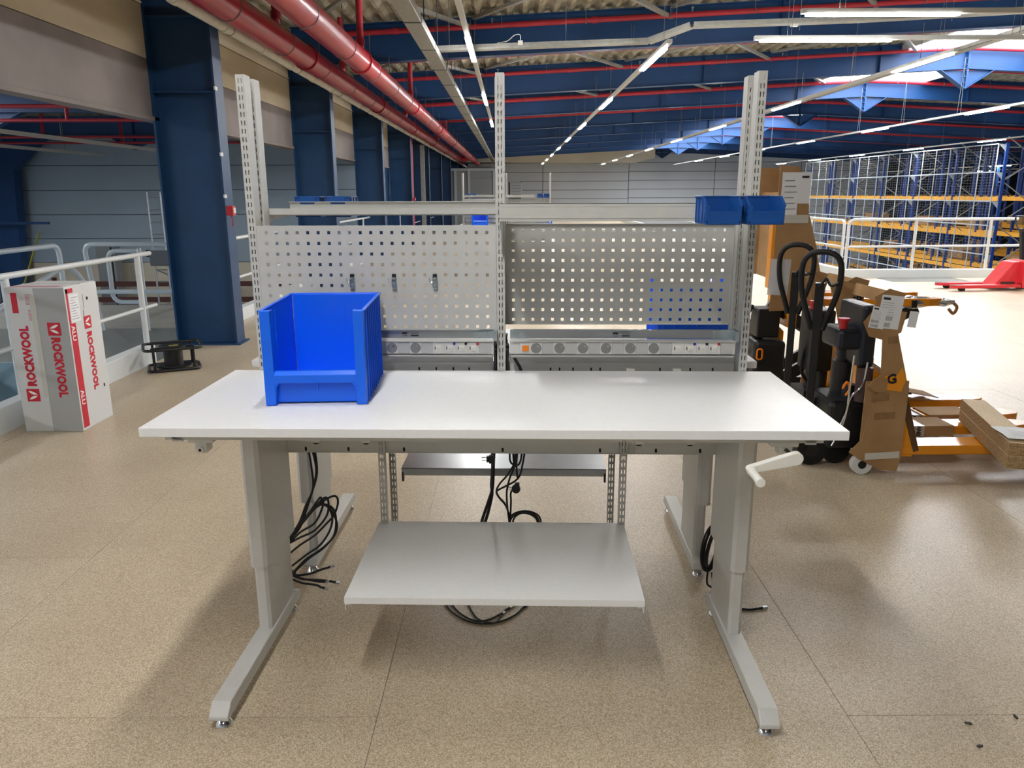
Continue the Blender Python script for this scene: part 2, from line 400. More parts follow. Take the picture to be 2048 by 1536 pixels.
# left hall roof with an added skylight, unseen behind the fascia, to brighten the hall
sk = struct(MB().box(-12.6, -12.5, -4, 13.3, 3.36, 3.41).box(-9.6, -9.5, -4, 13.3, 3.36, 3.41).build('window_20', 'lamp_housing'))
MB().box(-12.5, -9.6, -4, 13.3, 3.375, 3.385).build('skylight_pane', 'skylight', sk)
struct(corrug(-14, -3.8, -7.5, 20.2, lambda x: 3.42 - .03 * abs(x + 8.8), .3, .04).build('ceiling_left_hall', 'fibre_cement'))
for y in (8.4, 13.6, 18.8):
    mb = MB(); mb.box(-13.2, -3.8, y - .006, y + .006, 2.93, 3.36); mb.box(-13.2, -3.8, y - .09, y + .09, 2.93, 2.945)
    mb.prism([(-9.4, 2.93), (-8.2, 2.93), (-8.8, 2.62)], 'y', y - .008, y + .008); mb.box(-8.82, -8.78, y - .09, y + .09, 2.62, 3.36)
    mb.bar((-9.42, y, 2.93), (-8.8, y, 2.61), .16, .012); mb.bar((-8.18, y, 2.93), (-8.8, y, 2.61), .16, .012)
    struct(mb.build('hall_roof_beam', 'roof_blue'))
c = struct(MB().prism([(-12.9, -1.3), (-12.35, -1.3), (-12.1, 2.2), (-11.3, 2.93), (-12.9, 2.93)], 'y', 19.4, 19.7).build('hall_column', 'roof_blue'))
# far wall panels; the dark ones paint in the gloom behind the racks
wf = struct(MB().box(-3.8, 40, 55.66, 55.9, -3.7, 5.3).build('wall_far', 'joint_dark'))
xs = [-3.8, 2.2, 8.2, 14.2, 20.2, 26.2, 32.2, 38.2]
for i in range(len(xs) - 1):
    z = -3.55 if i >= 2 else 0
    while z < 4.7:
        o = MB().box(xs[i] + .02, xs[i + 1] - .02, 55.6, 55.66, z + .015, z + .585).build('wall_board', 'wall_panel_white' if i < 5 else 'rack_gloom_panel', wf); z += .6
struct(MB().box(38.1, 38.3, -7.6, 55.8, -3.7, 4.2).build('wall_right', 'rack_gloom_panel'))  # dark colour stands in for the shade deep among the racks
struct(MB().box(20, 20.2, -7.6, 14.85, -.3, 4.6).build('wall_right_near', 'wall_panel_white'))
# sloping bulkhead under the roof by the far wall
struct(MB().prism([(-3.6, 3.62), (8.3, 3.55), (9.6, 3.85), (9.6, 4.6), (-3.6, 4.2)], 'y', 53.5, 55.58).build('ceiling_bulkhead', 'wall_panel_cream'))
# grey plant room at the far left end
pr_ = struct(MB().box(-3.6, -.55, 41.0, 55.5, 0, 2.78).build('partition_room', 'grey_panel'))
for x in (-3.6, -2.95, -2.25, -.95, -.6): MB().box(x, x + .12, 40.94, 41.0, 0, 2.8).build('post', 'rail_grey', pr_)
MB().box(-3.6, -.5, 40.92, 41.0, 2.72, 2.84).build('top_rail', 'rail_grey', pr_)
for z in (.6, 1.5): MB().box(-2.2, -1.0, 40.97, 41.0, z, z + .85).build('panel', 'grey_panel', pr_, bev=.01)
# far door on the right of it
d = struct(MB().box(-.25, .75, 55.48, 55.58, 0, 2.35).build('door_1', 'joint_dark'))
MB().box(.68, .76, 55.40, 55.48, 0, 2.4).box(-.28, -.2, 55.40, 55.48, 0, 2.4).box(-.28, .76, 55.40, 55.48, 2.32, 2.4).build('door_frame', 'kerb_white', d)
MB().box(-.1, .7, 55.36, 55.40, 1.35, 2.3).build('door_panel', 'wall_panel_white', d)
for z in (1.5, 1.7, 1.9, 2.1): MB().box(0, .65, 55.33, 55.36, z, z + .03).build('slat', 'grey_panel', d)

# kerbs
struct(MB().box(6.35, 20, 14.85, 15.0, -.3, .155).box(6.35, 6.5, 15.0, 55.5, -.3, .155).build('trim_1', 'kerb_white', bev=.006))
struct(MB().box(-3.62, -3.5, 4.2, 7.42, -.3, .18).box(-3.62, -3.5, -7.5, 4.2, -.3, .18).build('trim_2', 'kerb_white', bev=.006))
struct(MB().box(-3.62, -3.5, 8.9, 20, -.3, .16).build('trim_3', 'kerb_white', bev=.006))
# stair well walls seen past the kerb
struct(MB().box(-5.4, -3.62, 7.45, 7.5, -1.3, -.02).box(-5.4, -5.35, 2.0, 7.5, -1.3, -.02).box(-5.4, -3.62, 2.0, 7.45, -1.35, -1.3).build('wall_stairwell', 'stair_blue'))
st = thing('staircase', 'pale steel staircase going down beside the white carton at left', 'stairs', (-4.48, 4.9, 0))
for k in range(6):
    MB().box(-.75, .75, -.16 + k * .26, .12 + k * .26, -1.1 + k * .18, -1.06 + k * .18).build('tread', 'stair_blue', st, bev=.004)
MB().prism([(-.2, -1.3), (.1, -1.3), (1.6, -.16), (1.6, .02), (1.3, .02)], 'x', .76, .80).prism([(-.2, -1.3), (.1, -1.3), (1.6, -.16), (1.6, .02), (1.3, .02)], 'x', -.80, -.76).build('stringer', 'kerb_white', st)
# timber guard on the lower level and dark post
tg = thing('timber_guard', 'brown two-board timber guard on the lower floor behind the railings', 'barrier', (-8, 18.6, -1.3))
for z in (.36, .74): MB().box(-3.2, 4.1, -.02, .02, z, z + .12).build('board', 'brown_timber', tg)
for x in (-3.1, -1, 1.1, 3.9): MB().box(x, x + .08, .02, .1, 0, .95).build('post', 'brown_timber', tg)
struct(MB().box(-10.25, -9.9, 19.2, 19.5, -1.3, .35).box(-9.86, -9.80, 19.2, 19.5, -1.3, .35).build('pillar', 'grey_panel'))
# wall bracket rails at far left
struct(MB().box(-13.1, -11.2, 19.0, 19.06, .9, .96).box(-13.1, -12.4, 17.0, 17.05, .35, .43).build('wall_rail', 'roof_blue'))

# ================================================================== SERVICES
SX = [(-3.2, 24)]
for k, y in enumerate(BAYS[3:]):
    for j, yy in enumerate((y - .25, y + 2.5)):
        if yy > 53: continue
        n = 2 * k + j
        t = thing('sprinkler_pipe', 'thin red sprinkler pipe across the roof, %s one from the camera' % (ORD[n] if n < 14 else '%dth' % (n + 1)), 'pipe', (0, yy, 0), group='red sprinkler pipes across the roof')
        r = .042 if k < 3 else .055
        mb = MB(); mb.tube([(-3.0, 0, roofz(-3) + .42), (RX - 1, 0, roofz(RX - 1) + .42), (RX, 0, roofz(RX) + .40), (RX + 1, 0, roofz(RX + 1) + .42), (34, 0, roofz(34) + .42)], r, 8)
        mb.build('pipe', 'pipe_red', t, smooth=50)
        hg = MB(); x = -2.3 + .4 * (n % 3)
        while x < 16 and k < 6:
            zz = roofz(x) + .42
            hg.cyl((x, 0, zz + .04), (x, 0, zz + .19 if j else zz + .19), .006, 5)
            hg.tube([(x, r * 1.15 * math.cos(a), zz + r * 1.15 * math.sin(a)) for a in [i * PI / 5 for i in range(10)]], .006, 4, closed=True); x += 1.35
        if hg.v: hg.build('hanger', 'hanger_grey', t, kind='stuff')
        if k < 5:
            for x in (-1.9, 1.3, 4.5, 7.7): MB().cyl((x, 0, roofz(x) + .42), (x + .09, 0, roofz(x + .09) + .42), r * 1.25, 10).build('coupling', 'pipe_red', t, smooth=40)
            for x in (-.3, 2.9, 6.1):
                sh = MB(); zz = roofz(x) + .46; sh.cyl((x, 0, zz), (x, 0, zz + .05), .012, 6); sh.cyl((x, 0, zz + .05), (x, 0, zz + .07), .025, 8)
                sh.build('sprinkler_head', 'zinc', t)
def main(name, label, x, z, r, mt, y1, flange, step=5.4, off=0, thin=1.8):
    t = thing(name, label, 'pipe', (x, 0, z))
    MB().cyl((0, -7.4, 0), (0, y1, 0), r, 28).build('pipe', mt, t, smooth=50)
    y = -6 + off; cp = MB().cyl((0, 0, 0), (0, .09, 0), r * 1.13, 28).build('coupling', mt, t, smooth=50); cp.location = (0, y, 0)
    while y < y1 - step:
        y += step; o = cp.copy(); col.objects.link(o); o.parent = t; o.location = (0, y, 0)
    mb = MB(); y = -7 + off
    while y < y1:
        mb.tube([(r * 1.02 * math.cos(a), y, r * 1.02 * math.sin(a)) for a in [i * PI / 10 for i in range(20)]], .006, 5, closed=True)
        mb.cyl((0, y, r), (0, y, r + .32), .006, 5); y += thin
    mb.build('hanger', 'hanger_grey', t, kind='stuff')
    return t
p1 = main('water_main', 'thick glossy red pipe nearer the columns, beside the white lagged pipe', -2.62, 3.29, .142, 'red_paint', 44, True, off=.3)
p2 = main('water_main', 'thick glossy red pipe running beside the grey cable duct', -1.98, 3.29, .142, 'red_paint', 47, True, off=.6)
p3 = main('lagged_pipe', 'white lagged pipe running along the tops of the blue columns', -2.91, 3.25, .055, 'white_lagging', 52, True, step=1.2, thin=2.6)
for k, y in enumerate((7.6, 9.3, 10.9, 12.8, 16.1, 20.1, 24.4, 28.7)):     # risers from the mains to the sprinkler pipes
    MB().cyl((0, y, .12), (0, y, 1.0 - .07), .045, 10).cyl((0, y, .2), (0, y, .28), .058, 10).build('riser', 'pipe_red', p1 if k % 2 else p2, smooth=40)
t = thing('pipe_cross_link', 'red cross pipe joining the two thick mains near the far end', 'pipe', (0, 40, 3.29))
MB().cyl((-2.47, 0, 0), (-2.13, 0, 0), .13, 16).build('pipe', 'red_paint', t, smooth=40)
# cable duct along y
t = thing('cable_duct', 'wide grey galvanised cable duct hanging left of the LED line', 'duct', (-1.1, 0, 3.45))
y = -6.0; sec = MB().box(-.1, .1, 0, 1.69, 0, .09)
s0 = None
while y < 47:
    if s0 is None: s0 = o = sec.build('duct_section', 'galvanised', t, bev=.006)
    else: o = s0.copy(); col.objects.link(o); o.parent = t
    o.location = (0, y, 0); y += 1.7
mb = MB(); y = -5.9
while y < 47: mb.box(-.105, .105, y + 1.6, y + 1.615, -.004, .1); mb.cyl((.09, y + .3, .09), (.09, y + .3, .85), .006, 5); mb.cyl((-.09, y + .3, .09), (-.09, y + .3, .85), .006, 5); y += 1.7
mb.build('joint_strap', 'joint_dark', t, kind='stuff')
# perforated cable tray across the hall at y=12
t = thing('cable_tray', 'grey perforated cable tray crossing the hall below the first rafters', 'tray', (0, 12.0, 0))
def tray(a, b):
    a, b = Vector(a), Vector(b); mb = MB()
    mb.bar(a, b, .2, .004); up = Vector((0, 0, .03))
    d = (b - a).normalized(); r = d.cross(Vector((0, 0, 1))).normalized() * .1
    mb.bar(a + r + up, b + r + up, .004, .06); mb.bar(a - r + up, b - r + up, .004, .06); mb.bar(a + r + up * .3, b + r + up * .3, .03, .03)
    return mb
T = [(-1.05, 0, 3.60), (2.0, 0, 3.70), (2.55, -.25, 3.86), (5.0, 0, 3.98), (7.5, 0, 4.1), (9.5, 0, 4.16)]
for a, b in zip(T, T[1:]): tray(a, b).build('tray_section', 'galvanised', t)
MB().box(.10, .17, -.14, -.08, 3.66, 3.72).build('junction_box', 'pale_plastic', t)
MB().tube(smoothpath([(-.2, -.05, 3.7), (-.05, -.05, 3.73), (.05, -.08, 3.80), (.13, -.1, 3.80), (.135, -.1, 3.72)]), .006, 6).build('lead', 'white_plastic', t, smooth=60)
MB().box(4.0, 4.1, -.14, -.07, 3.9, 3.99).build('junction_box', 'pale_plastic', t)
mb = MB()
for x in (-.9, .8, 2.4, 4.2, 6.4, 8.2): mb.cyl((x, .1, 3.6 + .055 * (x + 1)), (x, .1, roofz(x) + .55), .005, 5)
mb.build('hanger', 'hanger_grey', t, kind='stuff')
# second long tray running into the depth on the right
t = thing('cable_tray', 'long grey cable tray running into the depth under the skylights', 'tray', (0, 0, 0))
MB().box(6.55, 6.72, 6, 50, 3.60, 3.605).box(6.55, 6.555, 6, 50, 3.60, 3.66).box(6.715, 6.72, 6, 50, 3.60, 3.66).build('tray_section', 'galvanised', t)
mb = MB(); y = 8
while y < 40: mb.cyl((6.55, y, 3.62), (6.55, y, 4.2), .006, 5); y += 2.6
mb.build('hanger', 'hanger_grey', t, kind='stuff')
# LED lines
def led_line(label, x, z, y0, y1, starts, along='y', length=1.5):
    t = thing('led_line', label, 'lamp', (0, 0, 0), group='LED light lines under the roof')
    def P(a, b, c, d, e, f): return (a, b, c, d, e, f) if along == 'y' else (c, d, a, b, e, f)
    MB().box(*P(x - .03, x + .03, y0, y1, z, z + .045)).build('rail', 'lamp_housing', t)
    for s in starts:
        length_ = length
        if isinstance(s, tuple): s, length_ = s
        MB().box(*P(x - .032, x + .032, s, s + length_, z - .02, z)).build('lamp', 'lamp', t)
    mb = MB(); y = y0 + .4
    while y < min(y1, 35):
        px = x if along == 'y' else y
        for q in (-.35, .35):
            if along == 'y': mb.cyl((x, y + q * .2, z + .04), (x + q * .1, y + q * .2, roofz(x) + .2), .003, 4)
            else: mb.cyl((y, x + q * .2, z + .04), (y, x + q * .2, roofz(y) + .2), .003, 4)
        y += 2.6
    mb.build('hanger', 'hanger_grey', t, kind='stuff'); return t
st_ = [-5.1, -.1, 4.4, 9.7] 
s1 = [10.0 + 5.2 * k for k in range(-3, 3)]; s2 = [10.0 + 5.2 * k for k in range(-3, 8)]
led_line('bright LED line left of centre above the bench', -.53, 3.45, -7, 23.4, [-4.4, (-.8, 2.1), (2.1, .6), 4.9, 10.1, 15.7, 21.3], length=1.75)
led_line('bright LED line right of centre running to the far wall', 1.86, 3.3, 9.7, 52, [v for v in s2 if v > 9], length=1.7)
led_line('LED line beside the long tray under the skylights', 5.5, 3.28, 10.2, 52, [10.3 + 5.25 * k for k in range(8)])
led_line('LED line right of the ridge gussets', 10.15, 3.28, 10.2, 50, [11.4 + 5.2 * k for k in range(7)])
led_line('LED line just above the mesh front of the racks', 16.5, 3.30, 20, 50, [21.6 + 5.3 * k for k in range(6)])
led_line('short LED line across the hall nearest the camera', 8.2, 3.3, 2.85, 9.5, [2.9, 7.6], along='x')
led_line('short LED line across the hall behind the nearest one', 9.54, 3.3, 2.8, 9.5, [2.87, 7.6], along='x')
for i, (xx, sts) in enumerate(((22.5, (24, 30, 36)), (27, (27, 33, 39, 45)), (31, (30, 37)))):
    led_line('LED line seen through the racks, %s row' % ORD[i], xx, 2.75, 20, 50, sts)
for i, (xx, y0) in enumerate(((-7.7, 4), (-10, 6))):
    t = thing('led_line', ['unlit white light rail in the left hall nearer the columns', 'unlit white light rail in the left hall nearer the side wall'][i], 'lamp', (0, 0, 0))
    MB().box(xx - .035, xx + .035, y0, 19.6, 2.5, 2.56).build('rail', 'lamp_housing', t)
    mb = MB(); y = y0 + 1
    while y < 19: mb.cyl((xx, y, 2.55), (xx, y, 3.3), .004, 4); y += 2.2
    mb.build('hanger', 'hanger_grey', t, kind='stuff')
for i, (yy, x0) in enumerate(((10.6, -12.5), (12.6, -12.5), (16.2, -12.5), (18.0, -12.5))):
    t = thing('sprinkler_pipe', 'thin red pipe in the left hall, %s from the camera' % ORD[i], 'pipe', (0, yy, 2.72), group='red pipes in the left hall')
    MB().cyl((x0, 0, 0), (-3.9, 0, 0), .028, 8).build('pipe', 'pipe_red', t, smooth=50)
    mb = MB()
    for x in (-10.8 + i * .7, -7.8 + i * .9, -5.2): mb.cyl((x, 0, 0), (x - .05, .1, .5), .03, 8)
    mb.build('riser', 'pipe_red', t)
# vertical red pipe and grey conduit at the columns further back, call points
t = thing('standpipe', 'vertical red pipe with side branch between the far blue columns', 'pipe', (-3.18, 25.2, 0))
MB().cyl((0, 0, 0), (0, 0, 3.5), .085, 14).cyl((0, 0, 2.05), (-.42, 0, 2.05), .07, 12).build('pipe', 'pipe_red', t, smooth=40)
tag(MB().box(-3.12, -2.98, 27.4, 27.5, 0, 3.2).build('conduit', 'galvanised'), 'grey vertical conduit right of the red standpipe', 'conduit')
for i, y in enumerate((8.28, 24.0)):
    t = thing('call_point', ['red fire call point on the nearest blue column', 'small red fire call point far along the columns'][i], 'alarm', (-2.98, y, 1.43))
    MB().box(0, .07, -.05, .05, -.05, .05).build('housing', 'red_plastic', t, bev=.006)
    MB().box(.07, .075, -.03, .03, -.025, .03).build('window', 'pale_plastic', t)
    MB().tube(smoothpath([(.03, 0, -.05), (.04, .02, -.1), (.03, .01, -.16), (.05, 0, -.13)]), .005, 6).build('lead', 'red_plastic', t)
for i, (y, z) in enumerate(((8.28, 2.62), (8.28, 1.98), (8.28, 1.56))):
    tag(MB().box(-3.0, -2.985, y - .03, y + .03, z, z + .035).build('clip_plate', 'rail_white'), 'small white clip on the edge of the nearest column, %s from the top' % ORD[i], 'clip')

# ================================================================== RAILINGS
def rail(label, pieces, mt, group, r=.022, cat='railing'):
    t = thing('railing', label, cat, (0, 0, 0), group=group)
    for nm, pts, rr in pieces: MB().tube(rounded(pts, .12) if len(pts) > 2 else pts, rr, 10).build(nm, mt, t, smooth=60)
    return t
G1 = 'white tube railings of the mezzanine'
rail('white tube railing along the kerb by the racks, right section', [
    ('top_rail', [(6.42, 14.92, .155), (6.42, 14.92, 1.09), (9.62, 14.92, 1.10)], .03), ('mid_rail', [(6.44, 14.92, .58), (9.7, 14.92, .60)], .022),
    ('post', [(7.7, 14.92, .15), (7.7, 14.92, 1.09)], .028), ('post', [(9.12, 14.92, .15), (9.12, 14.92, 1.09)], .028)], 'rail_white', G1)
rail('white tube railing along the kerb outside the picture edge', [
    ('top_rail', [(9.8, 14.92, 1.10), (13.5, 14.92, 1.10)], .03), ('mid_rail', [(9.7, 14.92, .6), (13.5, 14.92, .6)], .022),
    ('post', [(10.5, 14.92, .15), (10.5, 14.92, 1.09)], .028), ('post', [(12.1, 14.92, .15), (12.1, 14.92, 1.09)], .028)], 'rail_white', G1)
ps = [('top_rail', [(6.42, 15.12, .155), (6.42, 15.12, 1.07), (6.42, 30, 1.08)], .026), ('mid_rail', [(6.42, 15.14, .57), (6.42, 30, .58)], .018)]
for y in (16.8, 18.5, 20.2, 21.9, 23.6, 25.3, 27): ps.append(('post', [(6.42, y, .15), (6.42, y, 1.06)], .024))
rail('white tube railing running into the depth from the kerb corner', ps, 'rail_white', G1)
G2 = 'grey tube railings round the stair opening'
rail('near pale tube railing on the white kerb behind the carton', [
    ('top_rail', [(-3.55, 3.6, 1.05), (-3.55, 7.62, 1.04)], .024), ('mid_rail', [(-3.55, 3.6, .55), (-3.55, 7.64, .53)], .018),
    ('post', [(-3.55, 7.36, .18), (-3.55, 7.36, 1.03)], .028), ('post', [(-3.55, 5.4, .18), (-3.55, 5.4, 1.03)], .028)], 'rail_white', G2)
rail('far side tube railing of the stair opening with bent end', [
    ('top_rail', [(-5.07, 3.6, 1.05), (-5.07, 8.72, 1.05), (-5.07, 8.72, -.1)], .028), ('mid_rail', [(-5.07, 3.6, .5), (-5.07, 8.7, .5)], .02)], 'rail_grey', G2)
rail('closed loop gate of grey tube in front of the scaffold', [
    ('top_rail', [(-4.95, 9.2, 0), (-5.05, 9.2, 1.03), (-4.0, 9.2, 1.03), (-4.0, 9.2, .47), (-5.0, 9.2, .47)], .028),
    ('post', [(-4.45, 9.3, -.02), (-4.45, 9.3, .98)], .026)], 'rail_grey', G2)
rail('second tube loop behind the near kerb railing', [
    ('top_rail', [(-4.44, 9.24, .95), (-4.80, 9.24, .95), (-4.80, 9.24, .34), (-4.44, 9.24, .34)], .026)], 'rail_grey', G2)
rail('arched tube handrail end at the top of the stairs', [
    ('handrail', [(-4.75, 7.0, .55), (-4.52, 7.9, .92), (-4.42, 8.0, .7), (-4.42, 8.0, .35), (-4.35, 7.6, .1), (-4.3, 7.5, -.5)], .026)], 'rail_grey', G2)
ps = [('top_rail', [(-3.55, 8.9, 1.05), (-3.55, 13.3, 1.05)], .024), ('mid_rail', [(-3.55, 8.9, .55), (-3.55, 13.3, .55)], .018)]
for y in (9.6, 11.2, 12.8): ps.append(('post', [(-3.55, y, .16), (-3.55, y, 1.05)], .022))
rail('white tube railing between the first and second blue columns', ps, 'rail_white', G2)
ps = [('top_rail', [(-3.4, 14.2, 1.05), (-3.4, 40, 1.05)], .022), ('mid_rail', [(-3.4, 14.2, .6), (-3.4, 40, .6)], .018)]
for y in range(15, 40, 3): ps.append(('post', [(-3.4, y, .0), (-3.4, y, 1.05)], .02))
rail('white tube railing along the far blue columns', ps, 'rail_white', G2)

# ================================================================== RACKS
def rack_row(x, label, y0, y1, mesh):
    t = thing('pallet_rack', label, 'rack', (x, 0, 0), group='tall blue and orange pallet racks')
    y = y0; ups = MB().box(-.05, .05, -.04, .04, -3.5, 3.25)
    u0 = None; b0 = None
    while y <= y1 + .01:
        for dx in (0, 1.1):
            if u0 is None: u0 = o = ups.build('upright', 'rack_blue', t)
            else: o = u0.copy(); col.objects.link(o); o.parent = t
            o.location = (dx, y, 0)
        br = MB(); z = -3.3
        f = 0
        while z < 2.9:
            a, b_ = (0, 1.1) if f else (1.1, 0); br.bar((a, y, z), (b_, y, z + .75), .03, .03); z += .75; f = 1 - f
        br.bar((0, y, 3.1), (1.1, y, 3.1), .03, .03); br.build('brace', 'galvanised' if mesh else 'grey_tool_box', t)
        if y < y1 - .5:
            for z in (-2.5, -1.22, .06, 1.34):
                for dx in (0, 1.1):
                    if b0 is None: b0 = o = MB().box(-.03, .03, .05, 2.95, -.07, .07).build('beam', 'rack_orange', t)
                    else: o = b0.copy(); col.objects.link(o); o.parent = t
                    o.location = (dx, y, z)
                if z < 1: MB().box(.05, 1.05, .1, 2.9, z + .07, z + .09).build('deck', 'cardboard_core', t)
        y += 3.0
    if mesh:
        fr = MB()
        for z in (3.22, 2.27, 1.27, .43, -.6, -1.6): fr.box(-.33, -.29, y0, y1, z - .02, z + .02)
        yy = y0
        while yy <= y1 + .01: fr.box(-.325, -.295, yy - .015, yy + .015, -3.3, 3.22); yy += 1.0
        fr.build('mesh_frame', 'rail_grey', t)
        br = MB(); yy = y0
        while yy <= y1 + .01:
            for z in (3.22, 2.27, 1.27, .43, -.6): br.prism([(-.3, z), (0, z - .02), (0, z - .3)], 'y', yy - .01, yy + .01)
            yy += 3.0
        br.build('bracket', 'rail_grey', t)
        wr = MB(); z = -3.2
        while z < 3.2: wr.box(-.3115, -.3085, y0, y1, z, z + .004); z += .1
        yy = y0
        while yy < y1: wr.box(-.312, -.308, yy, yy + .003, -3.3, 3.22); yy += .2
        wr.build('mesh_wire', 'grey_panel', t, kind='stuff')
rack_row(17.3, 'blue and orange pallet rack with pale mesh front facing the mezzanine', 28, 46, True)
for i, (x, a, b_) in enumerate(((18.7, 28, 46), (22.6, 28, 46), (23.9, 25, 43), (27.8, 25, 43), (29.1, 22, 40), (33, 22, 40))):
    rack_row(x, 'plain blue and orange pallet rack, %s row behind the mesh front' % ORD[i], a, b_, False)
for i, (xx, yy, z, sx) in enumerate(((18.9, 31.5, .15, .8), (18.9, 34.2, -1.13, .7), (22.9, 29.5, -1.13, .9), (22.9, 35.2, .15, .7), (24.2, 29, -1.13, .8), (18.9, 38.5, -1.13, .8), (18.9, 28.6, -1.13, .8), (18.9, 32.6, -1.13, .8), (18.9, 35.6, .15, .6), (18.9, 41, .15, .8), (22.9, 32.3, .15, .8), (22.9, 38, -1.13, .8), (24.2, 26, .15, .8))):
    tag(MB().box(0, sx, 0, 1.1, 0, .38).build('carton', 'cardboard', loc=(xx, yy, z), bev=.01), 'brown carton on a rack shelf behind the mesh, %s one' % ORD[i], 'box', 'cartons on the rack shelves')
# ================================================================== WORKBENCH
BX, BY, PSI = -.0627, 2.0628, -.0264
def Wp(x, y): return (BX + x * math.cos(PSI) - y * math.sin(PSI), BY + x * math.sin(PSI) + y * math.cos(PSI))
def Bpix(px, py, yb):
    """bench coordinates of the point at bench depth yb on the sight line measured at (px, py)"""
    r = FW * F + R2 * (px - 1024) - U2 * (py - 768)
    cp, sp_ = math.cos(PSI), math.sin(PSI)
    ox, oy = -BX, -BY; o = (ox * cp + oy * sp_, -ox * sp_ + oy * cp); d = (r.x * cp + r.y * sp_, -r.x * sp_ + r.y * cp)
    t = (yb - o[1]) / d[1]; return (o[0] + d[0] * t, yb, H + r.z * t)
def upright_mesh(z0, z1, wd=.030, dep=.060, both=True, pitch=.0278):
    xl = [-wd / 2, -.0072, -.0036, .0036, .0072, wd / 2]; zl = [z0]; holes = set(); z = z1 - .0125
    rows = []
    while z - .016 > z0 + .01: rows.append(z); z -= pitch
    for z in reversed(rows): zl += [z - .016, z]
    zl.append(z1)
    for j in range(1, len(zl) - 1, 2): holes |= {(1, j), (3, j)}
    mb = perf(xl, zl, holes, .002)
    mb.box(-wd / 2, -wd / 2 + .002, .002, dep, z0, z1); mb.box(wd / 2 - .002, wd / 2, .002, dep, z0, z1)
    if both:
        n = len(mb.v); perf(xl, zl, holes, .002, mb)
        mb.xf(Matrix.Translation((0, dep - .002, 0)), n)
    return mb
def make_bench(label, near=True):
    B = thing('workbench', label, 'workbench', (0, 0, 0), 0, 'grey height-adjustable workbenches')
    MB().box(-1, 1, 0, .74, .929, .956).build('tabletop', ['laminate'], B, bev=.0015)
    MB().box(-.95, .95, .05, .07, .905, .929).box(-.95, .95, .66, .68, .88, .929).box(-.93, -.9, .05, .68, .9, .929).box(.9, .93, .05, .68, .9, .929).build('top_frame', 'grey_paint', B)
    for s in (-1, 1):
        x = s * .835
        def oct_(a, b, c, d, ch): return [(a + ch, c), (b - ch, c), (b, c + ch), (b, d - ch), (b - ch, d), (a + ch, d), (a, d - ch), (a, c + ch)]
        MB().prism(oct_(x - .03, x + .03, .37, .70, .012), 'z', .33, .905).build('column_sleeve', 'grey_paint', B)
        lt = MB().prism(oct_(x - .023, x + .023, .382, .655, .01), 'z', .08, .50).build('column_tube', 'grey_paint', B)
        MB().cyl((x - s * .031, .40, .80), (x - s * .033, .40, .80), .006, 8).build('bolt', 'dark_hole', B)
        ft = MB().prism([(-.055, .038), (-.055, .052), (-.02, .084), (.66, .084), (.70, .07), (.715, .05), (.70, .036)], 'x', x - .03, x + .03).build('foot', 'grey_paint', B, bev=.003)
        for y in (-.015, .665):
            MB().lathe([(.027, 0), (.027, .004), (.012, .024), (.008, .026), (.008, .038)], 20, o=(x, y, 0)).build('leveling_foot', 'chrome', ft, smooth=40)
    # cross beam with key holes and white plugs
    ks = (-.741, -.578, -.366, .008, .375, .585, .75)
    MB().box(-.81, .81, .70, .703, .645, .79).box(-.81, .81, .70, .73, .643, .646).box(-.81, .81, .70, .74, .788, .79).build('cross_beam', 'grey_paint', B)
    mb = MB()
    for x in ks:
        mb.prism([(x + .0045 * math.cos(a), .658 + (.004 if math.sin(a) > 0 else -.004) + .0045 * math.sin(a)) for a in [i * PI / 5 for i in range(10)]], 'y', .6985, .7002)
    for x in (-.701, -.51, .52, .711): mb.prism([(x + .016 * math.cos(a), .688 + .012 * math.sin(a)) for a in [PI + i * PI / 6 for i in range(7)]], 'y', .6985, .7002)
    mb.build('key_slots', 'dark_hole', B, kind='stuff')
    for x in (-.701, -.51, .52, .711): MB().box(x - .016, x + .016, .690, .70, .684, .699).build('plug', 'white_plastic', B, bev=.002)
    # rear uprights
    for i, x in enumerate((-.893, .0035, .898)):
        upright_mesh(.70, 2.0).build('upright', 'slot_paint', B, loc=(x, .74, 0))
    # pegboard in the left bay, square holes on a 38 mm grid
    x0, x1, z0, z1 = -.877, -.012, 1.105, 1.488; xl = [x0]; zl = [z0]
    for i in range(22): c = -.843 + .038 * i; xl += [c - .0056, c + .0056]
    for j in range(10): c = 1.1225 + .0379 * j; zl += [c - .0056, c + .0056]
    xl.append(x1); zl.append(z1); holes = {(1 + 2 * i, 1 + 2 * j) for i in range(22) for j in range(10)}
    pb = perf(xl, zl, holes, .0015); pb.box(x0, x1, .0015, .018, z1 - .0015, z1); pb.box(x0, x1, .0015, .018, z0, z0 + .0015)
    pb.box(x0, x0 + .0015, .0015, .018, z0, z1); pb.box(x1 - .0015, x1, .0015, .018, z0, z1)
    pb.build('pegboard', 'slot_paint', B, loc=(0, .738, 0))
    # upper shelf in the right bay, on brackets
    sh = MB(); xa, xb = .012, .888
    sh.box(xa, xb, .46, .735, 1.521, 1.523); sh.box(xa, xb, .458, .460, 1.521, 1.568); sh.box(xa, xb, .458, .474, 1.566, 1.568)
    sh.box(xa, xb, .733, .735, 1.521, 1.546); sh.box(xa, xb, .46, .472, 1.512, 1.521); sh.box(xa, xb, .457, .459, 1.5585, 1.5600)
    sh.build('upper_shelf', 'slot_paint', B)
    for x in (.012, .888):
        MB().prism([(.47, 1.52), (.738, 1.52), (.738, 1.38), (.72, 1.38), (.60, 1.47), (.47, 1.50)] if x < .5 else [(.47, 1.52), (.738, 1.52), (.738, 1.49), (.66, 1.505), (.47, 1.512)], 'x', x - .001, x + .001).build('shelf_bracket', 'slot_paint', B)
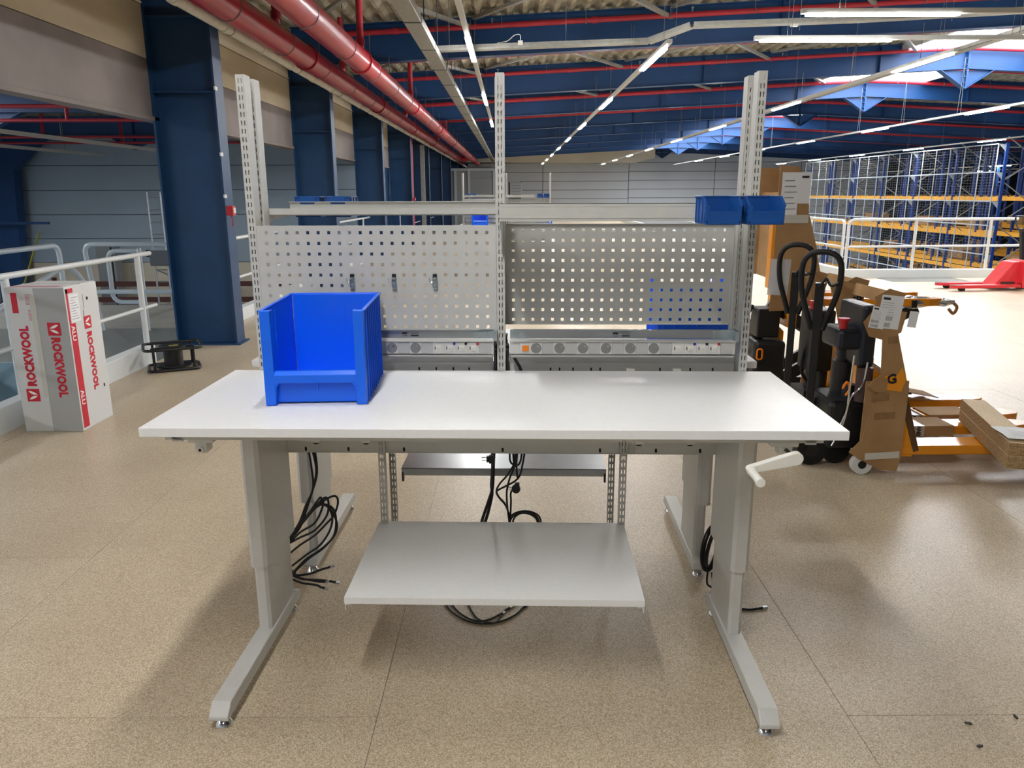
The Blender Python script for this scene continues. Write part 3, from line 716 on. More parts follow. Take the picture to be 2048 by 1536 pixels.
    # power strips
    def strip(xa, xb, mods, name_label):
        y0 = .695
        p = MB().box(xa, xb, y0 + .004, .735, 1.028, 1.074).build('power_strip', 'pale_plastic', B, bev=.002)
        p['label'] = name_label
        MB().box(xa + .004, xb - .004, .725, .74, 1.008, 1.022).box(xa + .004, xb - .004, .69, .74, 1.020, 1.0235).box(xa, xb, .69, .74, 1.074, 1.0765).build('ledge', 'slot_paint', p)
        MB().box(xa + .012, xb - .05, .742, .746, 1.078, 1.112).box(xa + .012, xb - .05, .726, .746, 1.110, 1.112).build('back_plate', 'steel_tray', p)
        for kind, x in mods:
            if kind == 's':
                pass
            sk = MB()
            if kind == 's':
                sk.cur = 0; xl_ = (x - .021, x + .021)
                sk.box(x - .021, x + .021, y0, y0 + .006, 1.030, 1.072, 4)
                n = len(sk.v); sk.lathe([(.0180, 0), (.0192, 0), (.0192, .0012), (.0180, .0012)], 24); sk.xf(Matrix.Translation((x, y0, 1.051)) @ Matrix.Rotation(PI / 2, 4, 'X'), n)
                sk.cyl((x, y0 - .0003, 1.051), (x, y0 + .001, 1.051), .0178, 24, mi=1)
                sk.cyl((x - .0075, y0 - .001, 1.0565), (x - .0075, y0 + .001, 1.0565), .0026, 8, mi=2)
                sk.cyl((x + .0075, y0 - .001, 1.0465), (x + .0075, y0 + .001, 1.0465), .0028, 8, mi=2)
                sk.cyl((x + .0065, y0 - .007, 1.0585), (x + .0065, y0 + .001, 1.0585), .0022, 8, mi=3)
                sk.build('socket', ['socket_ring', 'socket_face', 'dark_hole', 'chrome', 'pale_plastic'], p, smooth=40)
            elif kind == 'b':
                sk.box(x - .021, x + .021, y0, y0 + .006, 1.030, 1.072); sk.build('blank_cover', 'socket_face', p, bev=.0008)
            elif kind in 'drkn':
                sk.box(x - .021, x + .021, y0 + .001, y0 + .006, 1.030, 1.072); sk.box(x - .010, x + .009, y0 - .003, y0 + .001, 1.040, 1.062, 1)
                sk.box(x - .014, x - .011, y0 - .001, y0 + .001, 1.045, 1.056, 2); sk.box(x - .006, x + .007, y0 - .0045, y0 - .003, 1.044, 1.052, 0)
                mats = ['pale_plastic', 'white_plastic', 'joint_dark']
                if kind != 'n':
                    sk.cyl((x + .015, y0 - .0008, 1.067), (x + .015, y0 + .001, 1.067), .0052, 14, mi=3); mats.append({'d': 'blue_dot', 'k': 'dark_hole', 'r': 'red_dot'}[kind])
                sk.build('data_socket', mats, p)
            elif kind == 'w':
                sk.box(x - .021, x + .021, y0 + .001, y0 + .006, 1.030, 1.072); sk.box(x - .014, x + .014, y0 - .002, y0 + .001, 1.038, 1.063, 1); sk.box(x - .012, x + .012, y0 - .005, y0 - .002, 1.040, 1.061, 2)
                sk.build('rocker_switch', ['pale_plastic', 'white_plastic', 'orange_switch'], p, bev=.001)
        lb = MB(); xm = (xa + xb) / 2 + (.0 if xa > 0 else .1)
        lb.box(xm - .035, xm + .035, .7405, .742, 1.083, 1.105); lb.cur = 1
        lb.box(xm - .03, xm - .012, .740, .7406, 1.094, 1.101); lb.box(xm + .002, xm + .03, .740, .7406, 1.086, 1.091); lb.box(xm + .004, xm + .028, .740, .7406, 1.095, 1.0965); lb.box(xm - .028, xm - .01, .740, .7406, 1.087, 1.089)
        lb.build('rating_label', ['print_grey', 'print_black'], p)
        mb = MB().box(xb - .075, xb + .0, .738, .741, 1.078, 1.112).box(xb - .002, xb + .012, .70, .741, 1.076, 1.112).box(xa - .0, xa + .055, .738, .741, 1.078, 1.112)
        mb.cyl((xb - .035, .735, 1.094), (xb - .035, .74, 1.094), .006, 6).cyl((xa + .035, .735, 1.094), (xa + .035, .74, 1.094), .006, 6)
        mb.build('zinc_bracket', 'zinc', p)
        return p
    step = .0427
    if near: strip(-.845, -.022, [('s', -.395 - .0853 * k) for k in range(5)][:1] + [('b', -.352), ('s', -.309), ('b', -.266), ('n', -.224), ('d', -.1815), ('k', -.139), ('r', -.096), ('b', -.053)] + [('s', -.480), ('b', -.4375), ('b', -.523), ('s', -.565), ('b', -.608), ('s', -.65)], 'grey socket strip of the left bay')
    if near: strip(.037, .855, [('w', .094), ('s', .133), ('b', .176), ('s', .218), ('b', .261), ('s', .303), ('b', .346), ('s', .387), ('b', .431), ('s', .475), ('b', .518), ('s', .560), ('b', .603), ('n', .648), ('d', .692), ('k', .736), ('r', .779), ('b', .824)], 'long grey socket strip with an orange rocker switch')
    for x in (-.018, .0265):
        MB().tube(smoothpath([(x, .72, 1.06), (x + .002, .745, 1.05), (x, .758, 1.0), (x + .001, .755, .88)]), .0055, 7).tube(smoothpath([(x, .73, 1.04), (x - .001, .748, 1.03), (x + .001, .765, .98), (x, .77, .88)]), .0045, 7).build('lead', 'black_paint', B, smooth=60)
    MB().tube(smoothpath([(.045, .72, 1.03), (.055, .74, 1.0), (.075, .75, .96), (.09, .755, .90)]), .006, 7).build('lead', 'black_rubber', B, smooth=60)
    # two-step rail behind the uprights, with slots
    for xa, xb in ((-.87, -.03), (.035, .875)):
        MB().box(xa, xb, .79, .794, .978, 1.0).box(xa, xb, .78, .794, .974, .978).box(xa, xb, .778, .782, .90, .974).build('back_rail', 'grey_paint', B)
        mb = MB()
        for x in (-.64, -.6, .188, .222, .273, .341, .375, .60, .713, .797, -.31, -.245, -.18, -.12):
            if xa < x < xb: mb.box(x - .003, x + .003, .7765, .778, .948, .960)
        mb.build('slots', 'dark_hole', B, kind='stuff')
    for x in (.486, .657): MB().box(x - .016, x + .016, .742, .765, .94, .964).build('cable_cap', 'white_plastic', B, bev=.003)
    # lower slotted uprights and laminated lower shelf on L brackets
    for x in (-.449, .462):
        upright_mesh(.14, .74, .026, .022, False).build('lower_upright', 'slot_paint', B, loc=(x, .678, 0))
        MB().cyl((x, .672, .640), (x, .678, .640), .0065, 12).build('screw', 'chrome', B)
    if near:
        ls = MB().box(-.4735, .4735, .118, .70, .340, .364).build('lower_shelf', 'laminate', B, bev=.0015)
        for s in (-1, 1):
            MB().prism([(s * .472, .338), (s * .452, .338), (s * .452, .3355), (s * .4695, .3355), (s * .4695, .318), (s * .472, .318)], 'y', .12, .695).build('angle_bracket', 'white_plastic', ls)
    else:   # a steel tray shelf hung close to the uprights
        ls = MB().box(-.43, .43, .30, .665, .475, .478).box(-.43, .43, .663, .665, .445, .478).box(-.43, .43, .30, .302, .445, .478).build('steel_shelf', 'steel_tray', B)
        for s in (-1, 1): MB().prism([(.30, .46), (.67, .46), (.67, .42), (.655, .42), (.64, .445), (.30, .445)], 'x', s * .425 - .004, s * .425 + .004).build('hook_bracket', 'black_paint', ls)
    # crank drive
    gb = MB().box(.805, .885, .06, .14, .888, .929).box(.835, .872, .07, .12, .858, .89).build('gearbox', 'pale_plastic', B, bev=.004)
    MB().cyl((.853, .07, .877), (.849, -.02, .886), .0055, 10).build('shaft', 'black_paint', gb)
    cr = MB(); a, b = Vector((.845, -.035, .889)), Vector((.722, -.035, .856)); d = (b - a).normalized(); n_ = Vector((-d.z, 0, d.x))
    out = []
    for k in range(9): t = PI / 2 + k * PI / 8; out.append(a - d * .019 * math.sin(t - PI / 2) * 1 + n_ * .019 * math.cos(t - PI / 2))
    for k in range(7): t = k * PI / 6; out.append(b + d * .011 * math.sin(t) - n_ * .011 * math.cos(t))
    cr.prism([(p.x, p.z) for p in out], 'y', -.045, -.024)
    cr = cr.build('crank_arm', 'white_plastic', B, bev=.003)
    MB().lathe([(.012, 0), (.0135, .004), (.0115, .03), (.0115, .075), (.0135, .09), (.012, .096), (.004, .097)], 16).xf(Matrix.Translation((b.x, -.045, b.z)) @ Matrix.Rotation(PI / 2, 4, 'X')).build('crank_handle', 'white_plastic', cr, smooth=40)
    gb2 = MB().box(-.895, -.82, .07, .14, .888, .929).box(-.878, -.842, .075, .12, .856, .89).build('gearbox', 'pale_plastic', B, bev=.004)
    MB().cyl((-.859, .076, .868), (-.859, .066, .868), .009, 12).cyl((-.859, .067, .868), (-.859, .0655, .868), .005, 8, mi=1).build('shaft_socket', ['chrome', 'dark_hole'], gb2)
    return B
bench = make_bench('height-adjustable grey workbench with white crank handle, nearest to the camera')
bench.location = (BX, BY, 0); bench.rotation_euler = (0, 0, PSI)
PIV = .825
rear = make_bench('workbench turned away, back to back with the nearest one', near=False)
rear.location = Wp(0, 2 * PIV) + (0,); rear.rotation_euler = (0, 0, PSI + PI)
FAR = Vector((-.06, 13.4, 0))
f1 = dup(bench); f1.location = Vector(bench.location) + FAR; f1['label'] = 'distant pale workbench with bright uprights, its front to the camera'
f2 = dup(rear); f2.location = Vector(rear.location) + FAR; f2['label'] = 'distant pale workbench turned away, behind the other distant one'

# ------------------------------------------------------------------ big open-fronted bin
def big_bin(label, group=None):
    t = thing('storage_bin', label, 'bin', group=group); W2, D, Hh = .157, .428, .300
    b = MB()
    b.box(-W2 + .004, W2 - .004, .02, D - .004, .004, .008)
    b.box(-W2 + .006, W2 - .006, D - .010, D - .005, .0, Hh - .004)                              # back wall
    for s in (-1, 1):
        b.box(min(s * W2, s * (W2 - .0045)), max(s * W2, s * (W2 - .0045)), .004, D - .004, .004, Hh - .004)
    b.box(-W2 + .03, W2 - .03, .020, .024, .004, .08)                                            # lower recessed panel
    b.build('body', 'bin_blue', t, bev=.001)
    f = MB()
    for s in (-1, 1):
        a, c = sorted((s * W2, s * (W2 - .032))); f.box(a, c, -.006, .012, .002, Hh - .001)
        a, c = sorted((s * (W2 - .032), s * (W2 - .028))); f.box(a, c, -.004, .03, .002, Hh - .001)
        f.box(min(s * W2, s * (W2 - .034)), max(s * W2, s * (W2 - .034)), -.004, .03, 0, .004)
    f.prism([(-.006, .072), (.004, .072), (.022, .108), (.008, .108), (-.006, .098)], 'x', -W2 + .03, W2 - .03)
    for s in (-1, 1): f.prism([(s * (W2 - .032), .072), (s * (W2 - .045), .072), (s * (W2 - .036), .060), (s * (W2 - .032), .0)], 'y', -.006, .004)
    f.box(-.004, .004, .016, .020, .045, .075)
    f.build('front_frame', 'bin_blue', t, bev=.003)
    r = MB()
    for s in (-1, 1):
        a, c = sorted((s * (W2 + .004), s * (W2 - .006))); r.box(a, c, -.002, D, Hh - .006, Hh)
    r.box(-W2 - .004, W2 + .004, D - .008, D + .003, Hh - .008, Hh); r.build('rim', 'bin_blue', t, bev=.002)
    rb = MB()
    for s in (-1, 1):
        for k in range(9):
            y = .03 + k * .045; a, c = sorted((s * W2, s * (W2 + .0045))); rb.box(a, c, y, y + .004, .004, Hh - .006)
    for k in range(7): x = -.13 + k * .0433; rb.box(x - .002, x + .002, D - .005, D + .001, .004, Hh - .008)
    rb.box(-W2, W2, D - .005, D + .001, .20, .204)
    rb.build('ribs', 'bin_blue', t, kind='stuff')
    ib = MB().box(.028, .031, D - .012, D - .009, .082, Hh - .008).box(-W2 + .0045, -W2 + .007, .16, .163, .082, Hh - .01).box(W2 - .007, W2 - .0045, .16, .163, .082, Hh - .01)
    ib.build('inner_seams', 'bin_blue', t, kind='stuff'); return t
bb = big_bin('large bright blue open-fronted bin standing on the nearest tabletop', 'large blue open-fronted bins')
bx_, by_ = Wp(-.556, .252); bb.location = (bx_, by_, .956); bb.rotation_euler = (0, 0, PSI + .075)
def place_rear(src, lab, root=rear, off=None):
    o = dup(src); m = root.matrix_basis @ bench.matrix_basis.inverted() @ src.matrix_basis
    o.matrix_basis = m; o['label'] = lab; return o
b2 = place_rear(bb, 'large blue bin on the rear bench, seen through the dark pegboard')
b2.location = Wp(.80, 1.43) + (.956,); b2.rotation_euler = (0, 0, PSI + PI - .05)
b3 = dup(bb); b3.location = Vector(bb.location) + FAR + Vector((.04, 0, 0)); b3['label'] = 'tiny bright blue bin on the distant workbench'
b4 = dup(b2); b4.location = Vector(b2.location) + FAR; b4['label'] = 'blue bin on the far side of the distant workbenches'

# ------------------------------------------------------------------ small hanging bins
def small_bin(label, group):
    t = thing('hanging_bin', label, 'bin', group=group); W2, D, Hh = .0525, .155, .082
    b = MB()
    for s in (-1, 1):
        prof = [(0, .004), (D, .004), (D, Hh), (.045, Hh), (.0, Hh - .028)]
        a, c = sorted((s * W2, s * (W2 - .0025))); b.prism(prof, 'x', a, c)
    b.box(-W2, W2, 0, D, .0, .0035); b.box(-W2, W2, D - .0025, D, 0, Hh)
    b.build('body', 'small_bin_blue', t, bev=.0006)
    f = MB(); f.box(-W2 + .008, W2 - .008, .0, .0025, .012, .038); f.box(-W2 + .006, W2 - .006, -.002, .004, .002, .014)
    for s in (-1, 1): a, c = sorted((s * (W2 + .001), s * (W2 - .011))); f.box(a, c, -.001, .003, .01, Hh - .028)
    f.box(-W2 + .008, W2 - .008, -.001, .003, .036, .039)
    f.build('front_wall', 'small_bin_blue', t, bev=.001)
    r = MB()
    for s in (-1, 1):
        r.bar((s * W2, .045, Hh), (s * W2, D, Hh), .007, .004); r.bar((s * W2, .0, Hh - .028), (s * W2, .045, Hh), .007, .004)
    r.box(-W2 - .003, W2 + .003, D - .004, D + .004, Hh - .004, Hh + .002); r.build('rim', 'small_bin_blue', t, bev=.0008)
    rb = MB()
    for s in (-1, 1):
        for y in (.012, .05, .10, .142): a, c = sorted((s * W2, s * (W2 + .003))); rb.box(a, c, y - .0015, y + .0015, .004, Hh - .03 if y < .03 else Hh - .004)
    rb.box(-.03, .03, D, D + .004, Hh - .03, Hh - .004); rb.build('ribs', 'small_bin_blue', t, kind='stuff'); return t
GB = 'small dark blue bins hooked on the upper shelves'
sb1 = small_bin('dark blue hanging bin on the upper shelf, left one of the near pair', GB)
for o, x in ((sb1, .688),): o.location = Wp(x, .302) + (1.506,); o.rotation_euler = (0, 0, PSI)
sb2 = dup(sb1); sb2['label'] = 'dark blue hanging bin on the upper shelf, right one of the near pair'; sb2.location = Wp(.815, .302) + (1.506,)
for src, lab in ((sb1, 'right one of the dark blue bins behind the back shelf'), (sb2, 'left one of the dark blue bins behind the back shelf')):
    o = place_rear(src, lab)
for src, lab in ((sb1, 'left one of the tiny blue bins on the distant shelf'), (sb2, 'right one of the tiny blue bins on the distant shelf')):
    o = dup(src); o.location = Vector(src.location) + FAR; o['label'] = lab
    r_ = place_rear(src, lab.replace('tiny blue bins on the distant shelf', 'tiny blue bins at the distant left shelf').replace('left one', '@').replace('right one', 'left one').replace('@', 'right one')); r_.location = Vector(r_.location) + FAR

# ------------------------------------------------------------------ tool clips on the pegboard
for i, x in enumerate((-.537, -.384, -.2355)):
    t = thing('tool_clip', 'small zinc spring clip on the light pegboard, %s' % ['above the big blue bin', 'in the middle', 'rightmost of three'][i], 'clip', Wp(x, .738) + (1.288,), PSI, group='zinc tool clips on the pegboard')
    MB().box(-.008, .008, -.006, -.003, -.024, .020).box(-.0085, -.007, -.014, -.003, -.020, .018).box(.007, .0085, -.014, -.003, -.020, .018).box(-.006, .006, -.022, -.012, .010, .016).box(-.008, .008, -.012, -.003, -.026, -.024).build('body', 'zinc', t, bev=.0008)
    MB().tube(smoothpath([(-.004, -.008, .0), (-.014, -.010, -.002), (-.019, -.012, .002), (-.0195, -.012, .014)]), .0012, 6).build('hook', 'chrome', t)
    MB().cyl((0, -.009, -.010), (0, -.003, -.010), .0045, 10).build('screw', 'chrome', t)
    MB().box(-.007, .007, -.010, .0, .018, .028).build('spring_pad', 'black_rubber', t)

# ------------------------------------------------------------------ cables
def floor_pix(px, py, z=.004):
    r = FW * F + R2 * (px - 1024) - U2 * (py - 768); t = (z - H) / r.z; return Vector((r.x * t, r.y * t, z))
def cable(label, strands, r=.0045, group='black cables under the workbenches', plugs=()):
    t = thing('cable_bundle' if len(strands) > 1 else 'cable', label, 'cable', group=group)
    for s in strands:
        pts = [floor_pix(p[0], p[1], r + .001) if p[2] is None else Vector(Wp(*Bpix(*p)[:2]) + (max(Bpix(*p)[2], r + .001),)) for p in s]
        MB().tube(smoothpath(pts, 6), r, 7).build('strand', 'black_rubber', t, smooth=60)
    for s, sz in plugs:
        p = [floor_pix(q[0], q[1], sz) if q[2] is None else Vector(Wp(*Bpix(*q)[:2]) + (max(Bpix(*q)[2], sz * .8),)) for q in s]
        MB().cyl(p[0], p[0] + (p[1] - p[0]) * .6, sz * .6, 8, r2=sz).bar(p[0] + (p[1] - p[0]) * .55, p[1], sz * 1.9, sz * 1.3, mi=1).build('plug', ['black_plastic', 'aluminium'], t, smooth=40)
    return t
Y = .80
def loop(cx, cy, rx, ry, rot, y, n=10, a0=0, a1=2 * PI):
    out = []
    for k in range(n + 1):
        a = a0 + (a1 - a0) * k / n; u, v = rx * math.cos(a), ry * math.sin(a)
        out.append((cx + u * math.cos(rot) - v * math.sin(rot), cy + u * math.sin(rot) + v * math.cos(rot), y + .012 * math.sin(k * 1.7)))
    return out
cable('black data cable bundle looped beside the left leg', [
    [(615, 890, Y), (622, 930, Y), (626, 975, Y), (612, 1010, Y), (596, 1050, Y), (570, 1085, Y)],
    [(622, 890, Y + .01), (632, 935, Y), (628, 970, Y), (614, 1015, Y), (600, 1055, Y), (578, 1080, Y)],
    [(628, 890, Y), (634, 945, Y + .01), (622, 990, Y), (608, 1030, Y), (590, 1065, Y)],
    [(575, 1085, Y), (600, 1050, Y), (625, 1018, Y), (648, 1008, Y), (664, 1030, Y), (660, 1060, Y), (640, 1090, Y), (612, 1110, Y), (580, 1135, Y)],
    [(578, 1080, Y), (606, 1045, Y), (632, 1012, Y), (658, 1015, Y), (674, 1048, Y), (666, 1075, Y), (640, 1100, Y), (610, 1120, Y), (582, 1150, Y)],
    [(580, 1075, Y), (612, 1035, Y), (636, 1000, Y), (642, 996, Y), (646, 1010, Y), (630, 1045, Y), (600, 1065, Y), (575, 1090, Y)],
    [(585, 1070, Y), (618, 1030, Y), (645, 998, Y), (656, 1000, Y), (654, 1030, Y), (630, 1060, Y), (600, 1075, Y), (572, 1090, Y)],
    [(590, 1065, Y), (622, 1025, Y), (650, 1000, Y), (670, 992, Y), (676, 1005, Y), (668, 1030, Y), (655, 1045, Y)],
    [(580, 1080, Y), (610, 1040, Y), (640, 1010, Y), (668, 1020, Y), (670, 1065, Y), (648, 1095, Y), (620, 1115, Y), (588, 1145, Y), (592, 1146, Y)],
    [(578, 1108, Y), (600, 1090, Y), (630, 1070, Y), (655, 1045, Y)],
    [(584, 1140, Y - .1), (590, 1150, Y - .1), (618, 1148, Y - .08), (640, 1140, Y - .06), (652, 1136, Y - .05)],
    [(584, 1146, Y - .1), (600, 1156, Y - .1), (630, 1162, Y - .09), (645, 1164, Y - .09)],
    [(584, 1150, Y - .1), (604, 1158, Y - .1), (640, 1160, Y - .09), (664, 1163, Y - .08)],
    [(584, 1158, Y - .1), (604, 1166, Y - .11), (632, 1170, Y - .12), (642, 1175, Y - .12)]],
    plugs=[([(650, 1137, Y - .05), (669, 1131, Y - .04)], .006), ([(643, 1164, Y - .09), (658, 1163, Y - .09)], .006), ([(662, 1163, Y - .08), (679, 1166, Y - .08)], .006), ([(640, 1174, Y - .12), (657, 1178, Y - .12)], .006)])
cable('thick black power cable with plug hanging left of centre', [
    [(988, 905, .85), (987, 930, .85), (985, 975, .85), (978, 1000, .85), (966, 1035, .85), (960, 1060, .86)],
    [(985, 905, .86), (985, 940, .86), (983, 970, .86), (984, 990, .86), (975, 1030, .86), (964, 1060, .86)]], r=.0065)
pl = thing('power_plug', 'black two-pin plug hanging beside the thick cable', 'plug', Wp(Bpix(982, 918, .84)[0], .84) + (Bpix(982, 918, .84)[2],), PSI)
MB().box(-.008, .014, -.012, .012, -.016, .016).box(-.018, -.008, -.010, .010, -.012, .012).build('body', 'black_plastic', pl, bev=.003)
MB().cyl((-.018, 0, .006), (-.037, 0, .006), .002, 6).cyl((-.018, 0, -.006), (-.037, 0, -.006), .002, 6).build('pins', 'chrome', pl)
cable('tangle of thin black cables hanging right of centre', [
    [(1020, 895, .85), (1020, 920, .85), (1026, 928, .85), (1030, 915, .85), (1032, 895, .85)],
    [(1026, 895, .85), (1028, 925, .85), (1036, 930, .85), (1042, 918, .85), (1044, 895, .85)],
    [(1033, 905, .85), (1028, 928, .85), (1015, 950, .85), (1000, 967, .85), (993, 982, .85), (998, 994, .85), (1010, 1008, .85), (1018, 1030, .85), (1018, 1050, .85)],
    [(1051, 895, .86), (1046, 925, .86), (1040, 950, .86), (1030, 962, .86), (1012, 972, .86), (994, 982, .86), (996, 992, .86), (1012, 1012, .86), (1020, 1035, .86)],
    [(1034, 895, .84), (1030, 930, .84), (1020, 955, .84), (1014, 980, .84), (1014, 1005, .84), (1018, 1040, .84)],
    [(1036, 895, .83), (1033, 930, .83), (1035, 955, .83)],
    [(1032, 972, .85), (1022, 985, .85), (1022, 1005, .85), (1020, 1045, .85)]], r=.004)
pl = thing('power_plug', 'round black angled plug hanging in the cable tangle', 'plug', Wp(Bpix(1032, 978, .83)[0], .83) + (Bpix(1032, 978, .83)[2],), PSI)
MB().lathe([(.004, -.012), (.017, -.011), (.018, 0), (.016, .010), (.006, .012)], 16).xf(Matrix.Rotation(PI / 2, 4, 'X')).box(-.005, .014, -.010, .010, .0, .026).build('body', 'black_plastic', pl, bev=.002)
MB().cyl((-.015, 0, .004), (-.030, 0, .009), .002, 6).cyl((-.017, 0, -.004), (-.032, 0, .0), .002, 6).build('pins', 'chrome', pl)
cable('coil of black cable rising behind the lower shelf', [loop(1050, 1042, 32, 20, 0, .95), loop(1052, 1044, 26, 19, 0, .97), loop(1048, 1046, 28, 20, .1, .93)], r=.004)
cable('thin cables with connectors lying on the floor under the lower shelf', [
    [(885, 1195, None), (900, 1220, None), (930, 1240, None), (965, 1247, None), (1000, 1243, None), (1030, 1230, None), (1046, 1215, None), (1050, 1212, None)],
    [(895, 1195, None), (915, 1222, None), (945, 1240, None), (975, 1240, None), (1000, 1228, None), (1014, 1218, None)],
    [(930, 1195, None), (945, 1225, None), (960, 1240, None), (990, 1245, None), (1003, 1228, None)]], r=.0035,
    plugs=[([(1008, 1222, None), (1028, 1211, None)], .005), ([(1046, 1216, None), (1056, 1209, None)], .005), ([(998, 1232, None), (1010, 1224, None)], .005)])
cable('black cable coil hanging behind the right leg', [
    loop(1424, 1090, 14, 52, .25, .86), loop(1422, 1095, 18, 48, .2, .84), loop(1426, 1092, 10, 46, .3, .85), loop(1421, 1100, 12, 40, .15, .87), loop(1425, 1098, 7, 36, .25, .83),
    [(1440, 1020, .86), (1425, 1050, .86), (1408, 1090, .86), (1402, 1115, .86), (1410, 1140, .86)],
    [(1416, 1140, .85), (1414, 1165, .85), (1422, 1174, .85), (1430, 1172, .85)], [(1424, 1145, .84), (1426, 1160, .84), (1432, 1170, .84)]], r=.0042)
cable('single black network lead ending on the floor right of the right leg', [[(1455, 1210, None), (1480, 1217, None), (1500, 1219, None), (1516, 1217, None)]], plugs=[([(1512, 1218, None), (1534, 1214, None)], .006)])
# ================================================================== WHITE CARTON
ct = thing('carton', 'tall white carton with red lettering standing by the stair kerb', 'box', (-3.18, 5.32, 0))
x0, x1, y0, y1, hh = -.2, .2, -.205, .205, 1.0
MB().box(x0, x1, y0, y1, 0, hh).build('body', 'box_white', ct, bev=.004)
MB().box(x0 + .195, x1 + .0, y0 - .003, y0, .002, hh - .004).build('flap', 'box_grey', ct)
MB().box(x0 + .165, x0 + .20, y0 - .0045, y0 - .003, .25, .95).build('tape', 'tape_clear', ct)
MB().box(x0 + .01, x1 - .01, y0 + .01, y1 - .01, hh, hh + .002).box(x0, x1, -.004, .004, hh, hh + .004).box(x0 + .02, x1 - .05, y0 + .02, y0 + .08, hh + .002, hh + .0035, 1).build('lid_flaps', ['box_white', 'print_red_pale'], ct)
def logo(mtx):
    o = MB().box(0, .088, 0, .088, 0, .001).build('logo_square', 'print_red', ct); o.matrix_local = mtx
    m_ = MB(); m_.prism([(.018, .078), (.018, .066), (.036, .047), (.041, .044), (.041, .050), (.036, .062)], 'z', .001, .0018)
    m_.prism([(.070, .078), (.070, .066), (.052, .047), (.047, .044), (.047, .050), (.052, .062)], 'z', .001, .0018)
    m_.v = [(.088 - (v[0]), v[1], v[2]) for v in m_.v]
    m2 = MB(); m2.prism([(.044, .042), (.034, .036), (.020, .018), (.016, .012), (.026, .020), (.042, .034)], 'z', .001, .0018); m2.prism([(.044, .042), (.054, .036), (.068, .018), (.072, .012), (.062, .020), (.046, .034)], 'z', .001, .0018)
    mm = MB(); mm.add(m2.v, m2.f); w_ = mm
    # two pointed leaves meeting at the middle
    w_ = MB(); w_.prism([(.040, .012), (.040, .040), (.030, .060), (.016, .074), (.014, .060), (.022, .036)], 'z', .001, .0018); w_.prism([(.048, .012), (.048, .040), (.058, .060), (.072, .074), (.074, .060), (.066, .036)], 'z', .001, .0018)
    o = w_.build('logo_leaves', 'print_white', ct); o.matrix_local = mtx
yf = y0 - .0035
# left column of print reads upwards, logo below
text('ROCKWOOL', .080, 'print_red', ct, frame((x0 + .122, y0 - .001, .325), (0, 0, 1), (-1, 0, 0)), bold=.0045, sx=.84, space=1.06)
logo(frame((x0 + .135, y0 - .001, .218), (0, 0, 1), (-1, 0, 0)))
# middle column reads downwards, logo above
text('ROCKWOOL', .080, 'print_red', ct, frame((x0 + .275, yf, .665), (0, 0, -1), (1, 0, 0)), bold=.0045, sx=.84, space=1.06)
logo(frame((x0 + .258, yf, .765), (0, 0, -1), (1, 0, 0)))
# right side face
xr = x1 + .001
MB().box(x1, x1 + .0015, y0 + .015, y0 + .085, .02, .75).box(x1, x1 + .0015, y0 + .015, y0 + .035, .75, .985).box(x1, x1 + .0015, y0 + .015, y0 + .10, .955, .985).build('red_stripe', 'print_red', ct)
text('ROCKWOOL', .080, 'print_red', ct, frame((xr, y0 + .21, .665), (0, 0, -1), (0, 1, 0)), bold=.0045, sx=.84, space=1.06)
logo(frame((xr, y0 + .19, .775), (0, 0, -1), (0, 1, 0)))
text('ALU', .056, 'print_white', ct, frame((xr + .001, y0 + .028, .735), (0, 0, -1), (0, 1, 0)), bold=.0012)
text('ALU', .056, 'print_white', ct, frame((xr + .001, y0 + .028, .285), (0, 0, -1), (0, 1, 0)), bold=.0012)
lb = MB().box(x1, x1 + .001, y0 + .045, y0 + .16, .755, .945).build('shipping_label', 'paper', ct)
mb = MB()
for k in range(9): mb.box(x1 + .001, x1 + .0015, y0 + .055 + (k % 3) * .004, y0 + .15 - (k % 4) * .014, .775 + k * .018, .779 + k * .018)
mb.box(x1 + .001, x1 + .0015, y0 + .21, y0 + .216, .83, .93).box(x1 + .001, x1 + .0015, y0 + .195, y0 + .205, .72, .82)
mb.build('small_print', 'print_grey', lb)
MB().box(x1, x1 + .002, y0 + .255, y0 + .275, .885, .905).box(x1, x1 + .002, y0 + .335, y0 + .35, .24, .262).build('puncture', 'dark_hole', ct)
mb = MB().box(x0 + .04, x0 + .08, y0 - .001, y0, .83, .965)
mb.build('red_badge', 'print_red', ct)
mb = MB(); 
for k in range(8): mb.box(x0 + .135 + .0, x0 + .18, y0 - .001, y0, .885 + k * .0095, .890 + k * .0095); mb.box(x0 + .142, x0 + .187, y0 - .001, y0, .78 + k * .0095, .785 + k * .0095)
mb.tube([(x0 + .108 + .012 * math.cos(a), y0 - .001, .925 + .016 * math.sin(a)) for a in (0, PI / 2, PI, 1.5 * PI)], .0012, 4, closed=True)
mb.build('pale_print', 'print_red_pale', ct)

# ================================================================== BLACK CABLE REEL STAND
rl = thing('cable_reel', 'low black steel reel stand lying on the floor by the kerb', 'reel', (-3.20, 7.12, 0), .45)
def rr(cx, cy, wx, wy, z, r=.07, k=4):
    return rounded([(cx - wx, cy - wy, z), (cx + wx, cy - wy, z), (cx + wx, cy + wy, z), (cx - wx, cy + wy, z)], r, k, closed=True)
MB().tube(rr(0, 0, .22, .17, .016), .014, 8, closed=True).build('lower_frame', 'black_paint', rl, smooth=60)
MB().tube(rr(0, 0, .25, .20, .215), .014, 8, closed=True).build('upper_frame', 'black_paint', rl, smooth=60)
for x, y in ((-.17, -.14), (.17, -.14), (.17, .14), (-.17, .14)): MB().cyl((x, y, .02), (x, y, .215), .012, 8).build('post', 'black_paint', rl)
MB().cyl((0, 0, .03), (0, 0, .20), .085, 20).build('drum', 'black_plastic', rl, smooth=40)
MB().cyl((0, 0, .03), (0, 0, .04), .16, 24).build('drum_plate', 'black_paint', rl, smooth=40)
